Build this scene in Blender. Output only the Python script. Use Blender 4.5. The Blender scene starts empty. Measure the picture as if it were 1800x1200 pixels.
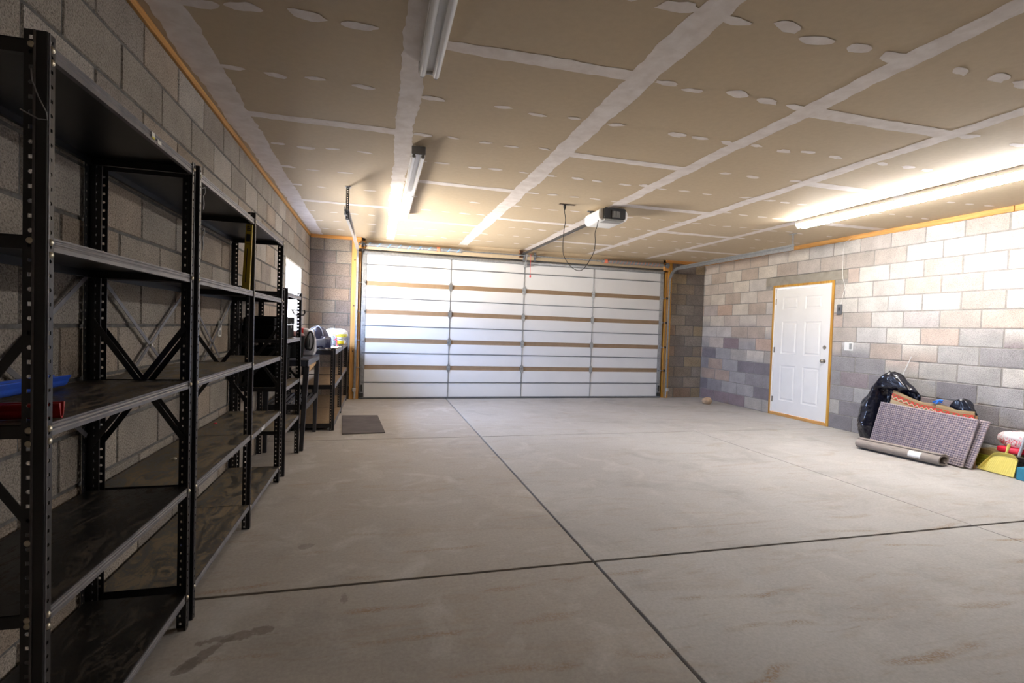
import bpy, math, random
from mathutils import Vector, Matrix, noise
random.seed(7)
scene = bpy.context.scene
COL = scene.collection
D, H, W = 8.79, 2.68, 7.356          # far wall, ceiling height, right wall
NEAR = -5.2
# ---------------------------------------------------------------- camera
def cam_axes(yaw, pitch, roll):
    y, p, r = map(math.radians, (yaw, pitch, roll))
    f = Vector((math.sin(y)*math.cos(p), math.cos(y)*math.cos(p), math.sin(p)))
    r0 = Vector((math.cos(y), -math.sin(y), 0)); u0 = r0.cross(f)
    return r0*math.cos(r)+u0*math.sin(r), -r0*math.sin(r)+u0*math.cos(r), f
rr, uu, ff = cam_axes(14.883, -1.5112, 1.8484)
cd = bpy.data.cameras.new('camera'); cam = bpy.data.objects.new('camera', cd); COL.objects.link(cam)
M = Matrix((rr, uu, -ff)).transposed().to_4x4(); M.translation = Vector((1.094, 0, 1.2641))
cam.matrix_world = M
cd.sensor_width = 36; cd.sensor_fit = 'HORIZONTAL'; cd.lens = 888.83/1800*36; cd.clip_start = .02
scene.camera = cam
# ---------------------------------------------------------------- light and exposure
wd = bpy.data.worlds.new('world'); scene.world = wd; wd.use_nodes = True
wt = wd.node_tree; wb = wt.nodes['Background']; wb.inputs[1].default_value = 78
# bright hazy sky above, sunlit pale ground below the horizon
_tc = wt.nodes.new('ShaderNodeTexCoord'); _sx = wt.nodes.new('ShaderNodeSeparateXYZ'); _cr = wt.nodes.new('ShaderNodeValToRGB')
_mr = wt.nodes.new('ShaderNodeMapRange'); _mr.inputs['From Min'].default_value = -1
wt.links.new(_tc.outputs['Generated'], _sx.inputs[0]); wt.links.new(_sx.outputs[2], _mr.inputs[0]); wt.links.new(_mr.outputs[0], _cr.inputs[0]); wt.links.new(_cr.outputs[0], wb.inputs[0])
_e = _cr.color_ramp.elements
while len(_e) < 6: _e.new(.5)
for _k, (_p, _c) in zip(_e, ((.0, (.10,.10,.11)), (.17, (.16,.155,.15)), (.23, (1.0,.92,.83)), (.40, (1.0,.92,.83)), (.48, (.55,.52,.48)), (.54, (.27,.36,.56)))): _k.position = _p; _k.color = (*_c, 1)
pt = bpy.data.lights.new('window_portal', 'AREA'); pt.shape = 'RECTANGLE'; pt.size = 1.0; pt.size_y = 1.3
pt.cycles.is_portal = True
po = bpy.data.objects.new('window_portal', pt); COL.objects.link(po)
po.location = (-.12, 7.22, 1.53); po.rotation_euler = (0, -math.pi/2, 0)
TUBE = 86.0                           # emission of a burning fluorescent tube
scene.view_settings.view_transform = 'Standard'; scene.view_settings.look = 'None'
scene.view_settings.gamma = 1; scene.view_settings.use_curve_mapping = False
scene.view_settings.exposure = 1.05
scene.cycles.max_bounces = 10; scene.cycles.diffuse_bounces = 6
scene.cycles.sample_clamp_indirect = 6; scene.cycles.use_denoising = True
scene.cycles.caustics_reflective = False; scene.cycles.caustics_refractive = False

# ---------------------------------------------------------------- node helpers
class NT:
    def __init__(s, name):
        s.m = bpy.data.materials.new(name); s.m.use_nodes = True
        s.t = s.m.node_tree; s.b = s.t.nodes['Principled BSDF']
    def n(s, typ, **kw):
        o = s.t.nodes.new(typ)
        for k, v in kw.items():
            if hasattr(o, k): setattr(o, k, v)
            else: o.inputs[k].default_value = v
        return o
    def l(s, a, b): s.t.links.new(a, b)
    def val(s, x, sock):
        if isinstance(x, (int, float, tuple)): sock.default_value = x
        else: s.l(x, sock)
    def math(s, op, a, b=0.0, c=None, clamp=False):
        o = s.n('ShaderNodeMath', operation=op, use_clamp=clamp)
        s.val(a, o.inputs[0]); s.val(b, o.inputs[1])
        if c is not None: s.val(c, o.inputs[2])
        return o.outputs[0]
    def mix(s, f, a, b, blend='MIX'):
        o = s.n('ShaderNodeMix', data_type='RGBA', blend_type=blend)
        s.val(f, o.inputs[0]); 
        for x, i in ((a, 6), (b, 7)):
            if isinstance(x, tuple): o.inputs[i].default_value = (*x[:3], 1)
            else: s.l(x, o.inputs[i])
        return o.outputs[2]
    def ramp(s, f, stops, const=False):
        o = s.n('ShaderNodeValToRGB'); cr = o.color_ramp
        if const: cr.interpolation = 'CONSTANT'
        while len(cr.elements) < len(stops): cr.elements.new(.5)
        for e, (p, c) in zip(cr.elements, stops):
            e.position = p; e.color = (*c, 1) if isinstance(c, tuple) else (c, c, c, 1)
        s.l(f, o.inputs[0]); return o.outputs[0]
    def pos(s):
        return s.n('ShaderNodeNewGeometry').outputs['Position']
    def xyz(s, v):
        o = s.n('ShaderNodeSeparateXYZ'); s.l(v, o.inputs[0]); return o.outputs
    def comb(s, x, y, z):
        o = s.n('ShaderNodeCombineXYZ'); s.val(x, o.inputs[0]); s.val(y, o.inputs[1]); s.val(z, o.inputs[2]); return o.outputs[0]
    def noise(s, v, scale, detail=4, rough=.55, dist=0, stretch=None):
        if stretch:
            mp = s.n('ShaderNodeMapping'); s.l(v, mp.inputs[0]); mp.inputs['Scale'].default_value = stretch; v = mp.outputs[0]
        o = s.n('ShaderNodeTexNoise'); s.l(v, o.inputs['Vector'])
        o.inputs['Scale'].default_value = scale; o.inputs['Detail'].default_value = detail
        o.inputs['Roughness'].default_value = rough; o.inputs['Distortion'].default_value = dist
        return o.outputs[0]
    def bump(s, h, strength=.5, dist=.01):
        o = s.n('ShaderNodeBump'); o.inputs['Strength'].default_value = strength; o.inputs['Distance'].default_value = dist
        s.l(h, o.inputs['Height']); s.l(o.outputs[0], s.b.inputs['Normal'])
    def done(s, col=None, rough=.6, metal=0, spec=.5):
        if col is not None:
            if isinstance(col, tuple): s.b.inputs['Base Color'].default_value = (*col[:3], 1)
            else: s.l(col, s.b.inputs['Base Color'])
        s.val(rough, s.b.inputs['Roughness']); s.b.inputs['Metallic'].default_value = metal
        s.b.inputs['Specular IOR Level'].default_value = spec
        return s.m
def simple(name, col, rough=.5, metal=0, var=.12, scale=14, spec=.5, bump=0, stretch=None):
    t = NT(name); p = t.pos(); n = t.noise(p, scale, stretch=stretch)
    k = t.ramp(n, [(.25, 1-var), (.75, 1+var)])
    c = t.mix(1.0, col, k, 'MULTIPLY')
    if bump: t.bump(t.noise(p, scale*6), bump, .003)
    return t.done(c, rough, metal, spec)

def block_mat(name, kind):
    t = NT(name); p = t.pos(); x, y, z = t.xyz(p)
    g = t.n('ShaderNodeNewGeometry'); r = g.outputs['Random Per Island']
    if kind == 'right':
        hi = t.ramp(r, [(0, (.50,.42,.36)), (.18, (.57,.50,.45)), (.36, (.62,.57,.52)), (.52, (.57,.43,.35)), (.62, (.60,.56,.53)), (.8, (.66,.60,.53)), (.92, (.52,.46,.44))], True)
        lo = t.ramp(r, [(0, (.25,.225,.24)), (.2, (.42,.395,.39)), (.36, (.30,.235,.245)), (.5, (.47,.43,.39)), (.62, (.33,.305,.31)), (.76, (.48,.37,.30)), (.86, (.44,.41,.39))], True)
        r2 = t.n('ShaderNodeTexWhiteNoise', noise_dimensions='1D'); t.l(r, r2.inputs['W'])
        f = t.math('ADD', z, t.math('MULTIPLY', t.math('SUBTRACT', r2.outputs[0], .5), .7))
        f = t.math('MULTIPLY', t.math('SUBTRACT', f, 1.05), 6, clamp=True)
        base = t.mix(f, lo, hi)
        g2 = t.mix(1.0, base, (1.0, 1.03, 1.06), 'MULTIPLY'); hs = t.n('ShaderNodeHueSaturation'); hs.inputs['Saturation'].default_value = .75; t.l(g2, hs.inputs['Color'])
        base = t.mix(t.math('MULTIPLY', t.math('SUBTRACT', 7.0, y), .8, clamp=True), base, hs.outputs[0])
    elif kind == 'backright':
        base = t.ramp(r, [(0, (.25,.21,.17)), (.2, (.31,.27,.23)), (.42, (.22,.195,.18)), (.6, (.33,.27,.19)), (.72, (.28,.21,.165)), (.84, (.28,.255,.23))], True)  # darker block tones than the right wall
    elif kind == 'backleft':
        base = t.ramp(r, [(0, (.25,.21,.185)), (.3, (.31,.27,.23)), (.5, (.23,.195,.18)), (.75, (.30,.235,.19))], True)  # brownish blocks, darkened further in colour for the dim light on this return
    else:
        base = t.ramp(r, [(0, (.40,.36,.31)), (.2, (.47,.42,.36)), (.4, (.36,.32,.28)), (.55, (.45,.38,.31)), (.75, (.50,.46,.41)), (.9, (.40,.33,.26))], True)
    n1 = t.noise(p, 5, 5); base = t.mix(1.0, base, t.ramp(n1, [(.3, .86), (.7, 1.12)]), 'MULTIPLY')
    sp = t.noise(p, 130, 3, .7); base = t.mix(1.0, base, t.ramp(sp, ([(.34, .48), (.48, .95), (.68, 1.28)] if kind != 'right' else [(.32, .68), (.48, .98), (.68, 1.12)])), 'MULTIPLY')
    t.bump(t.math('ADD', sp, t.math('MULTIPLY', n1, .6)), 1.0, .010)
    return t.done(base, .92, 0, .2)
M_BLK = {k: block_mat('block_'+k, k) for k in ('right', 'left', 'backright', 'backleft')}
M_MORT = simple('mortar', (.30,.285,.265), .95, var=.25, scale=30, bump=.5, spec=.2)
M_MORTD = simple('dark_mortar', (.15,.145,.14), .95, var=.35, scale=40, bump=.5, spec=.1)  # darker mortar tone for the left wall and both returns
M_LINTEL = simple('cast_concrete_lintel', (.30,.275,.235), .9, var=.2, scale=9, bump=.4, spec=.2)

def floor_mat():
    t = NT('troweled_concrete'); p = t.pos(); x, y, z = t.xyz(p)
    n0 = t.noise(p, .8, 4); n1 = t.noise(p, 3.2, 6, .6, .6); n2 = t.noise(p, 60, 4, .7)
    st = t.noise(p, 1.6, 6, .65, 1.2, stretch=(1.1, 4.2, 1))
    st2 = t.noise(p, 3.4, 7, .7, .4, stretch=(1.0, 6.0, 1))
    c = t.mix(t.ramp(n0, [(.35, 0.0), (.65, 1.0)]), (.405,.39,.375), (.465,.455,.445))
    c = t.mix(t.math('MULTIPLY', t.math('LESS_THAN', x, 2.262), .5), c, (.36,.315,.265))
    c = t.mix(t.ramp(st, [(.54, 0.0), (.76, .55)]), c, (.37,.29,.21))
    c = t.mix(t.ramp(st2, [(.61, 0.0), (.72, .6)]), c, (.30,.225,.15))
    c = t.mix(t.ramp(n1, [(.30, .8), (.48, 0.0)]), c, (.50,.485,.465))
    dk = t.noise(p, 1.5, 6, .65, .8)
    c = t.mix(t.ramp(dk, [(.54, 0.0), (.72, .42)]), c, (.24,.225,.215))
    # trowel sweeps: broken arcs in the nearer slabs
    wv = t.n('ShaderNodeTexWave', wave_type='BANDS', bands_direction='Y'); 
    wv.inputs['Scale'].default_value = 1.15; wv.inputs['Distortion'].default_value = 5; wv.inputs['Detail'].default_value = 3; wv.inputs['Detail Scale'].default_value = .9
    t.l(p, wv.inputs[0])
    br = t.noise(p, 2.8, 3, .5, 0, stretch=(.8, 1.6, 1))
    tw = t.math('MULTIPLY', t.ramp(wv.outputs[0], [(.90, 0.0), (1.0, 1.0)]), t.ramp(br, [(.50, 0.0), (.62, 1.0)]))
    fine = t.noise(p, 90, 2, .5)
    tw = t.math('MULTIPLY', tw, t.ramp(fine, [(.4, .2), (.6, .9)]))
    near = t.math('MULTIPLY', t.math('SUBTRACT', 3.6, y), .8, clamp=True)
    c = t.mix(t.math('MULTIPLY', t.math('MULTIPLY', tw, near), .95), c, (.30,.20,.11))
    # dark damp stains
    wob = t.noise(p, 14, 4, .6)
    def spot(cx, cy, rx, ry, ang, strength):
        ca, sa = math.cos(ang), math.sin(ang)
        dx = t.math('SUBTRACT', x, cx); dy = t.math('SUBTRACT', y, cy)
        u = t.math('DIVIDE', t.math('ADD', t.math('MULTIPLY', dx, ca), t.math('MULTIPLY', dy, sa)), rx)
        v = t.math('DIVIDE', t.math('SUBTRACT', t.math('MULTIPLY', dy, ca), t.math('MULTIPLY', dx, sa)), ry)
        r = t.math('SQRT', t.math('ADD', t.math('MULTIPLY', u, u), t.math('MULTIPLY', v, v)))
        r = t.math('ADD', r, t.math('MULTIPLY', t.math('SUBTRACT', wob, .5), 3.4))
        return t.ramp(r, [(.75, strength), (1.0, 0.0)])
    for a in ((.50, 2.10, .10, .028, 1.0, .75), (.60, 2.20, .13, .03, .25, .7), (.45, 2.03, .06, .03, 1.2, .7), (.97, 2.40, .05, .02, 1.5, .5), (.72, 3.0, .05, .03, .5, .4)):
        c = t.mix(spot(*a), c, (.17,.145,.125))
    c = t.mix(1.0, c, t.ramp(n2, [(.3, .88), (.7, 1.1)]), 'MULTIPLY')
    t.bump(t.math('ADD', t.math('MULTIPLY', n1, 1.0), t.math('MULTIPLY', n2, .5)), .25, .004)
    return t.done(c, t.ramp(st, [(.3, .62), (.7, .78)]), 0, .35)
M_FLOOR = floor_mat()
M_JOINT = simple('saw_cut_dirt', (.045,.03,.02), .95, var=.5, scale=60, spec=.1)
def drywall_mat():
    t = NT('drywall_paper'); p = t.pos()
    c = t.mix(t.noise(p, 1.3, 4), (.47,.375,.255), (.52,.425,.30))
    c = t.mix(1.0, c, t.ramp(t.noise(p, 25, 3), [(.3, .96), (.7, 1.03)]), 'MULTIPLY')
    return t.done(c, .75, 0, .25)
def mud_mat():
    t = NT('joint_compound'); p = t.pos()
    n = t.noise(p, 9, 5, .6, .3); s = t.noise(p, 22, 4, .6, stretch=(1, 1, 1))
    c = t.mix(t.ramp(n, [(.35, 0.0), (.65, 1.0)]), (.66,.60,.56), (.78,.73,.70))
    c = t.mix(t.ramp(s, [(.62, 0.0), (.75, .4)]), c, (.56,.47,.38))
    return t.done(c, .8, 0, .2)
M_DRY, M_MUD = drywall_mat(), mud_mat()
def wood_mat(name, c1, c2, axis):
    t = NT(name); p = t.pos()
    st = {'x': (.6, 14, 14), 'y': (14, .6, 14), 'z': (14, 14, .6)}[axis]
    n = t.noise(p, 3.5, 6, .6, .8, stretch=st)
    c = t.mix(t.ramp(n, [(.3, 0.0), (.7, 1.0)]), c1, c2)
    t.bump(n, .3, .002); return t.done(c, .65, 0, .3)
M_WOODX = wood_mat('fir_plate_x', (.42,.17,.035), (.62,.32,.10), 'x')
M_WOODY = wood_mat('fir_plate_y', (.42,.19,.05), (.66,.38,.13), 'y')
M_WOODZ = wood_mat('fir_stud', (.42,.20,.045), (.58,.33,.12), 'z')
M_WOODZ2 = wood_mat('fir_stud_dark', (.33,.13,.03), (.62,.36,.06), 'z')
M_BLACK = simple('black_enamel_steel', (.014,.0135,.016), .36, 0, .3, 20, .55)
def edge_mat():
    t = NT('lit_enamel_lip'); p = t.pos(); n = t.noise(p, 18, 4)
    c = t.mix(t.ramp(n, [(.3, 0.0), (.7, 1.0)]), (.085,.083,.100), (.17,.16,.165))  # black enamel lightened in colour for the fixture light its edges catch
    return t.done(c, .42, 0, .6)
M_LIP = edge_mat()
def deck_mat(name, clean, dusty, amt):
    t = NT(name); p = t.pos(); g = t.n('ShaderNodeNewGeometry')
    nz = t.xyz(g.outputs['Normal'])[2]
    n = t.noise(p, 4.2, 9, .78, 1.8, stretch=(2.4, .9, 1)); n2 = t.noise(p, 70, 3, .7)
    f = t.ramp(t.math('ADD', n, t.math('MULTIPLY', t.math('SUBTRACT', n2, .5), .3)), [(.60-amt*.22, 0.0), (.68-amt*.18, 1.0)])
    f = t.math('MULTIPLY', f, t.math('GREATER_THAN', nz, .5))
    n3 = t.noise(p, 5, 4, .6, 1.0)
    c = t.mix(f, clean, t.mix(t.ramp(n3, [(.35, 0.0), (.65, 1.0)]), dusty, (dusty[0]*1.25, dusty[1]*1.17, dusty[2]*1.02)))
    return t.done(c, t.math('ADD', .38, t.math('MULTIPLY', f, .5)), 0, .5)
M_DECKA = deck_mat('dark_shelf_deck', (.009,.0085,.0085), (.050,.040,.031), .45)
M_DECKM = deck_mat('worn_shelf_deck', (.022,.019,.017), (.12,.092,.060), .60)
M_DECKB = deck_mat('dusty_shelf_deck', (.070,.067,.064), (.215,.178,.125), .70)
M_PLY = simple('particle_board', (.27,.19,.115), .8, var=.2, scale=25, spec=.2)
M_GALV = simple('galvanised_steel', (.36,.375,.39), .38, .75, .2, 30)
M_GALVD = simple('grey_rib_steel', (.20,.215,.235), .45, .5, .15, 20)
M_BOLT = simple('zinc_bolt', (.65,.60,.48), .3, .9, .1, 40)
M_SKIN = simple('white_door_liner', (.70,.71,.73), .38, 0, .03, 3)
M_TAN = simple('tan_section_edge', (.28,.19,.115), .6, 0, .1, 10)
M_WHITE = simple('white_paint', (.80,.79,.77), .35, 0, .03, 5)
M_WHITEP = simple('white_plastic', (.82,.82,.80), .35, 0, .03, 8)
M_FIX = simple('white_enamel_fixture', (.70,.69,.68), .3, 0, .05, 8)
M_GREY = simple('grey_plastic', (.30,.30,.29), .5, 0, .05, 8)
M_DARK = simple('dark_plastic', (.018,.019,.022), .4, 0, .1, 8)
M_BLKR = simple('black_rubber', (.02,.02,.02), .7, 0, .2, 20)
M_BRASS = simple('satin_nickel', (.55,.50,.42), .25, 1, .05, 10)
def emit(name, col, st):
    t = NT(name); t.b.inputs['Base Color'].default_value = (.9,.9,.9,1)
    t.b.inputs['Emission Color'].default_value = (*col, 1); t.b.inputs['Emission Strength'].default_value = st
    return t.m
M_TUBEON = emit('burning_tube', (1.0, .975, .96), TUBE)
M_TUBEDIM = emit('weak_tube', (1.0, .95, .90), TUBE*.14)
M_TUBEOFF = simple('unlit_tube_glass', (.85,.85,.86), .12, 0, .02, 5)

# ---------------------------------------------------------------- mesh helpers
class MB:
    def __init__(s): s.v = []; s.f = []; s.mi = []; s.sm = []
    def add(s, vs, fs, mi=0, smooth=False):
        o = len(s.v); s.v += [Vector(v) for v in vs]
        for f in fs: s.f.append([o+i for i in f]); s.mi.append(mi); s.sm.append(smooth)
        return s
    def box(s, a, b, mi=0):
        x0, y0, z0 = a; x1, y1, z1 = b
        x0, x1 = min(x0, x1), max(x0, x1); y0, y1 = min(y0, y1), max(y0, y1); z0, z1 = min(z0, z1), max(z0, z1)
        return s.add([(x0,y0,z0),(x1,y0,z0),(x1,y1,z0),(x0,y1,z0),(x0,y0,z1),(x1,y0,z1),(x1,y1,z1),(x0,y1,z1)],
            [(0,3,2,1),(4,5,6,7),(0,1,5,4),(1,2,6,5),(2,3,7,6),(3,0,4,7)], mi)
    def prism(s, pts, origin, U, V, N, length, mi=0, smooth=False):
        """extrude 2D outline pts (u,v) along N"""
        O, U, V, N = Vector(origin), Vector(U), Vector(V), Vector(N)
        n = len(pts); a = [O+U*p[0]+V*p[1] for p in pts]; b = [q+N*length for q in a]
        flip = U.cross(V).dot(N) < 0
        fs = [tuple(range(n))[::-1], tuple(range(n, 2*n))]
        if flip: fs = [f[::-1] for f in fs]
        side = [(i, (i+1) % n, (i+1) % n+n, i+n) for i in range(n)]
        if flip: side = [f[::-1] for f in side]
        o = len(s.v); s.add(a+b, fs, mi, False)
        for f in side: s.f.append([o+i for i in f]); s.mi.append(mi); s.sm.append(smooth)
        return s
    def tube(s, pts, r, seg=10, mi=0, cap=True, closed=False):
        pts = [Vector(p) for p in pts]; n = len(pts)
        rs = r if isinstance(r, (list, tuple)) else [r]*n
        rings = []; up = None
        for i, p in enumerate(pts):
            a = pts[i-1] if i or closed else p; b = pts[(i+1) % n] if i < n-1 or closed else p
            d = (b-a).normalized()
            if up is None: up = d.orthogonal().normalized()
            up = (up-d*up.dot(d)).normalized(); w = d.cross(up)
            rings.append([p+(up*math.cos(t)+w*math.sin(t))*rs[i] for t in [2*math.pi*k/seg for k in range(seg)]])
        vs = [v for rg in rings for v in rg]; fs = []
        for i in range(n if closed else n-1):
            j = (i+1) % n
            for k in range(seg):
                fs.append((i*seg+k, i*seg+(k+1) % seg, j*seg+(k+1) % seg, j*seg+k))
        s.add(vs, fs, mi, True)
        if cap and not closed:
            s.add(rings[0], [tuple(range(seg))[::-1]], mi); s.add(rings[-1], [tuple(range(seg))], mi)
        return s
    def cyl(s, a, b, r, seg=16, mi=0): return s.tube([a, b], r, seg, mi)
    def sphere(s, c, rad, seg=16, rings=10, mi=0, fn=None):
        c = Vector(c); rad = rad if isinstance(rad, (tuple, list)) else (rad,)*3
        vs = []
        for i in range(rings+1):
            th = math.pi*i/rings
            for k in range(seg):
                ph = 2*math.pi*k/seg; d = Vector((math.sin(th)*math.cos(ph), math.sin(th)*math.sin(ph), math.cos(th)))
                m = fn(d) if fn else 1.0
                vs.append(c+Vector((d.x*rad[0], d.y*rad[1], d.z*rad[2]))*m)
        fs = [(i*seg+k, (i+1)*seg+k, (i+1)*seg+(k+1) % seg, i*seg+(k+1) % seg) for i in range(rings) for k in range(seg)]
        return s.add(vs, fs, mi, True)
    def grid(s, fn, nu, nv, mi=0, smooth=True):
        vs = [fn(i/nu, j/nv) for j in range(nv+1) for i in range(nu+1)]
        fs = [(j*(nu+1)+i, j*(nu+1)+i+1, (j+1)*(nu+1)+i+1, (j+1)*(nu+1)+i) for j in range(nv) for i in range(nu)]
        return s.add(vs, fs, mi, smooth)
    def bar(s, a, b, w, t, nrm, mi=0):
        a, b, nrm = Vector(a), Vector(b), Vector(nrm).normalized()
        d = (b-a); L = d.length; d.normalize(); u = nrm.cross(d).normalized()
        return s.prism([(-w/2,-t/2),(w/2,-t/2),(w/2,t/2),(-w/2,t/2)], a, u, nrm, d, L, mi)
    def build(s, name, mats, parent=None, bevel=0, solid=0, seg=2, subsurf=0):
        off = Vector((0,0,0)); q = parent
        while q is not None: off += q.location; q = q.parent
        me = bpy.data.meshes.new(name); me.from_pydata([tuple(v-off) for v in s.v], [], s.f)
        for m in (mats if isinstance(mats, (list, tuple)) else [mats]): me.materials.append(m)
        me.polygons.foreach_set('material_index', s.mi); me.polygons.foreach_set('use_smooth', s.sm)
        me.update(); o = bpy.data.objects.new(name, me); COL.objects.link(o)
        if parent is not None: o.parent = parent
        if solid:
            k = o.modifiers.new('thick', 'SOLIDIFY'); k.thickness = solid; k.offset = 0
        if bevel:
            k = o.modifiers.new('bevel', 'BEVEL'); k.width = bevel; k.segments = seg; k.limit_method = 'ANGLE'; k.angle_limit = .6
            k.harden_normals = False
        if subsurf:
            k = o.modifiers.new('sub', 'SUBSURF'); k.levels = subsurf; k.render_levels = subsurf
        return o
def thing(name, label, cat, loc=(0,0,0), group=None):
    o = bpy.data.objects.new(name, None); COL.objects.link(o); o.location = loc
    o.empty_display_size = .1; o['label'] = label; o['category'] = cat
    if group: o['group'] = group
    return o
def tag(o, label, cat, group=None):
    o['label'] = label; o['category'] = cat
    if group: o['group'] = group
    return o
def setting(o, label, cat):
    o['kind'] = 'structure'; o['label'] = label; o['category'] = cat; return o
def dup(o, dx=0, dy=0, dz=0):
    c = o.copy(); COL.objects.link(c); c.location = o.location+Vector((dx, dy, dz)); return c
def recentre(o):
    """put a top-level mesh's origin at its base"""
    me = o.data; xs = [v.co.copy() for v in me.vertices]
    c = Vector(((min(v.x for v in xs)+max(v.x for v in xs))/2, (min(v.y for v in xs)+max(v.y for v in xs))/2, min(v.z for v in xs)))
    me.transform(Matrix.Translation(-c)); o.location = o.location+c; return o

# ---------------------------------------------------------------- block walls
CH = .2032
def wall(name, label, O, U, N, u0, u1, mod, phase, holes, bm, rows=13, thick=.19, row0=0):
    """O origin on the inner face, U along the wall, N into the room. phase(row)->u of a joint"""
    O, U, N = Vector(O), Vector(U), Vector(N); Z = Vector((0,0,1)); b = MB()
    flip = U.cross(Z).dot(N) < 0
    def P(u, z, d): return O+U*u+Z*z+N*d
    def quad(vs, fs, mi):
        b.add(vs, [f[::-1] for f in fs] if flip else fs, mi)
    j = .0055
    for r in range(row0, rows):
        z0, z1 = r*CH, (r+1)*CH
        ph = phase(r); k = math.floor((u0-ph)/mod)
        while ph+k*mod < u1:
            segs = [(max(ph+k*mod, u0), min(ph+(k+1)*mod, u1))]
            for (h0, h1, hz0, hz1) in holes:
                if hz0 < z1-.02 and hz1 > z0+.02:
                    ns = []
                    for (a, c) in segs:
                        if h1 <= a or h0 >= c: ns.append((a, c)); continue
                        if h0 > a: ns.append((a, h0))
                        if h1 < c: ns.append((h1, c))
                    segs = ns
            for (a, c) in segs:
                if c-a < .03: continue
                a2, c2, y0, y1 = a+j+random.uniform(-.0015,.0015), c-j+random.uniform(-.0015,.0015), z0+j, z1-j+random.uniform(-.001,.001)
                e = .004; d0, d1 = -.008, random.uniform(-.001, .001)
                vs = [P(a2,y0,d0),P(c2,y0,d0),P(c2,y1,d0),P(a2,y1,d0),P(a2+e,y0+e,d1),P(c2-e,y0+e,d1),P(c2-e,y1-e,d1),P(a2+e,y1-e,d1)]
                quad(vs, [(4,5,6,7),(0,1,5,4),(1,2,6,5),(2,3,7,6),(3,0,4,7)], 0)
            k += 1
    # body behind the joints, cut around the openings
    us = sorted({u0, u1, *[h[0] for h in holes], *[h[1] for h in holes]}); zs = sorted({row0*CH, rows*CH+.04, *[h[2] for h in holes], *[h[3] for h in holes]})
    for i in range(len(us)-1):
        for m in range(len(zs)-1):
            cu, cz = (us[i]+us[i+1])/2, (zs[m]+zs[m+1])/2
            if any(h[0] < cu < h[1] and h[2] < cz < h[3] for h in holes): continue
            p, q = P(us[i], zs[m], -.006), P(us[i+1], zs[m+1], -thick)
            b.box(p, q, 1)
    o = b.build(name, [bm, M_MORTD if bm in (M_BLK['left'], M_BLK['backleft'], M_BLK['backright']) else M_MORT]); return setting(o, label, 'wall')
WY0, WY1, WZ0, WZ1 = 6.60, 7.86, 1.016, 2.04
wall_left = wall('wall_left', 'left concrete block wall behind the black shelving, with the window', (0,0,0), (0,1,0), (1,0,0), NEAR, D+.19, .4215,
     lambda r: 2.786 if r % 2 == 0 else 2.575, [(WY0, WY1, WZ0, WZ1), (6.42, 8.12, WZ1, WZ1+.195)], M_BLK['left'])
DY0, DY1, DZ1 = 5.80, 6.945, 2.095
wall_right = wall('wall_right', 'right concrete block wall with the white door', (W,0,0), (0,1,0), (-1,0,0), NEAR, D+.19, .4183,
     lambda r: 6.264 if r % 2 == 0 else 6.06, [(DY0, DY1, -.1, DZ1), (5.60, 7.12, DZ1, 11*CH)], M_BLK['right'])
wb_ = MB()
wall_far = wall('wall_far', 'short block return left of the garage door', (0,D,0), (1,0,0), (0,-1,0), 0, .655, .405,
     lambda r: .215 if r % 2 == 0 else 0, [], M_BLK['backleft'])
wall_far2 = wall('wall_far', 'short darker block return right of the garage door', (0,D,0), (1,0,0), (0,-1,0), 6.60, W, .396,
     lambda r: 7.142 if r % 2 == 0 else W, [], M_BLK['backright'])
wall_near = wall('wall_near', 'block wall behind the camera', (0,NEAR,0), (1,0,0), (0,1,0), -.19, W+.19, .4064,
     lambda r: 0 if r % 2 == 0 else .2032, [], M_BLK['left'])
# concrete lintels
b = MB(); b.box((-.19, 6.42, WZ1), (.002, 8.12, WZ1+.19)); lt = b.build('lintel', M_LINTEL, wall_left, .004)
b = MB(); b.box((W-.002, 5.60, DZ1), (W+.19, 7.12, 11*CH-.006)); b.build('lintel', M_LINTEL, wall_right, .004)

# ---------------------------------------------------------------- floor
b = MB()
J = [(-.25, -.25), (2.2695, .007), (5.12, .003), (W+.25, -.25)]; K = [(NEAR-.25, -.25), (2.525, .007), (5.707, .003), (D+.9, -.25)]
xs = [(-.25, 2.2695-.0085), (2.2695+.0085, 5.12-.004), (5.12+.004, W+.25)]
ys = [(NEAR-.25, 2.525-.0095), (2.525+.0095, 5.707-.008), (5.707+.008, D+.9)]
for (x0, x1) in xs:
    for (y0, y1) in ys: b.box((x0, y0, -.12), (x1, y1, 0), 0)
b.box((-.25, NEAR-.25, -.14), (W+.25, D+.9, -.022), 1)
setting(b.build('floor', [M_FLOOR, M_JOINT], None, .003), 'troweled concrete floor with saw cut joints', 'floor')

# ---------------------------------------------------------------- ceiling with taped joints
b = MB(); b.box((-.25, NEAR-.25, H), (W+.25, D+.25, H+.1), 0)
zc = H-.0015
def ragged(p0, p1, w, amp=.012, step=.03):
    """taped seam: a strip with torn edges"""
    p0, p1 = Vector((*p0, 0)), Vector((*p1, 0)); d = p1-p0; L = d.length; d.normalize(); n = Vector((-d.y, d.x, 0))
    k = max(2, int(L/step)); vs = []; sd = random.uniform(0, 90)
    for i in range(k+1):
        t = i/k*L
        a = noise.noise(Vector((t*2.2, sd, 0)))*amp*1.8+noise.noise(Vector((t*16, sd, 5)))*amp
        c = noise.noise(Vector((t*2.2, sd+30, 0)))*amp*1.8+noise.noise(Vector((t*16, sd+40, 5)))*amp
        q = p0+d*t; z = zc-random.uniform(0, .0002)
        vs += [(q.x+n.x*(w/2+a), q.y+n.y*(w/2+a), z), (q.x-n.x*(w/2+c), q.y-n.y*(w/2+c), z)]
    b.add(vs, [(2*i, 2*i+1, 2*i+3, 2*i+2) for i in range(k)], 1)
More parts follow.
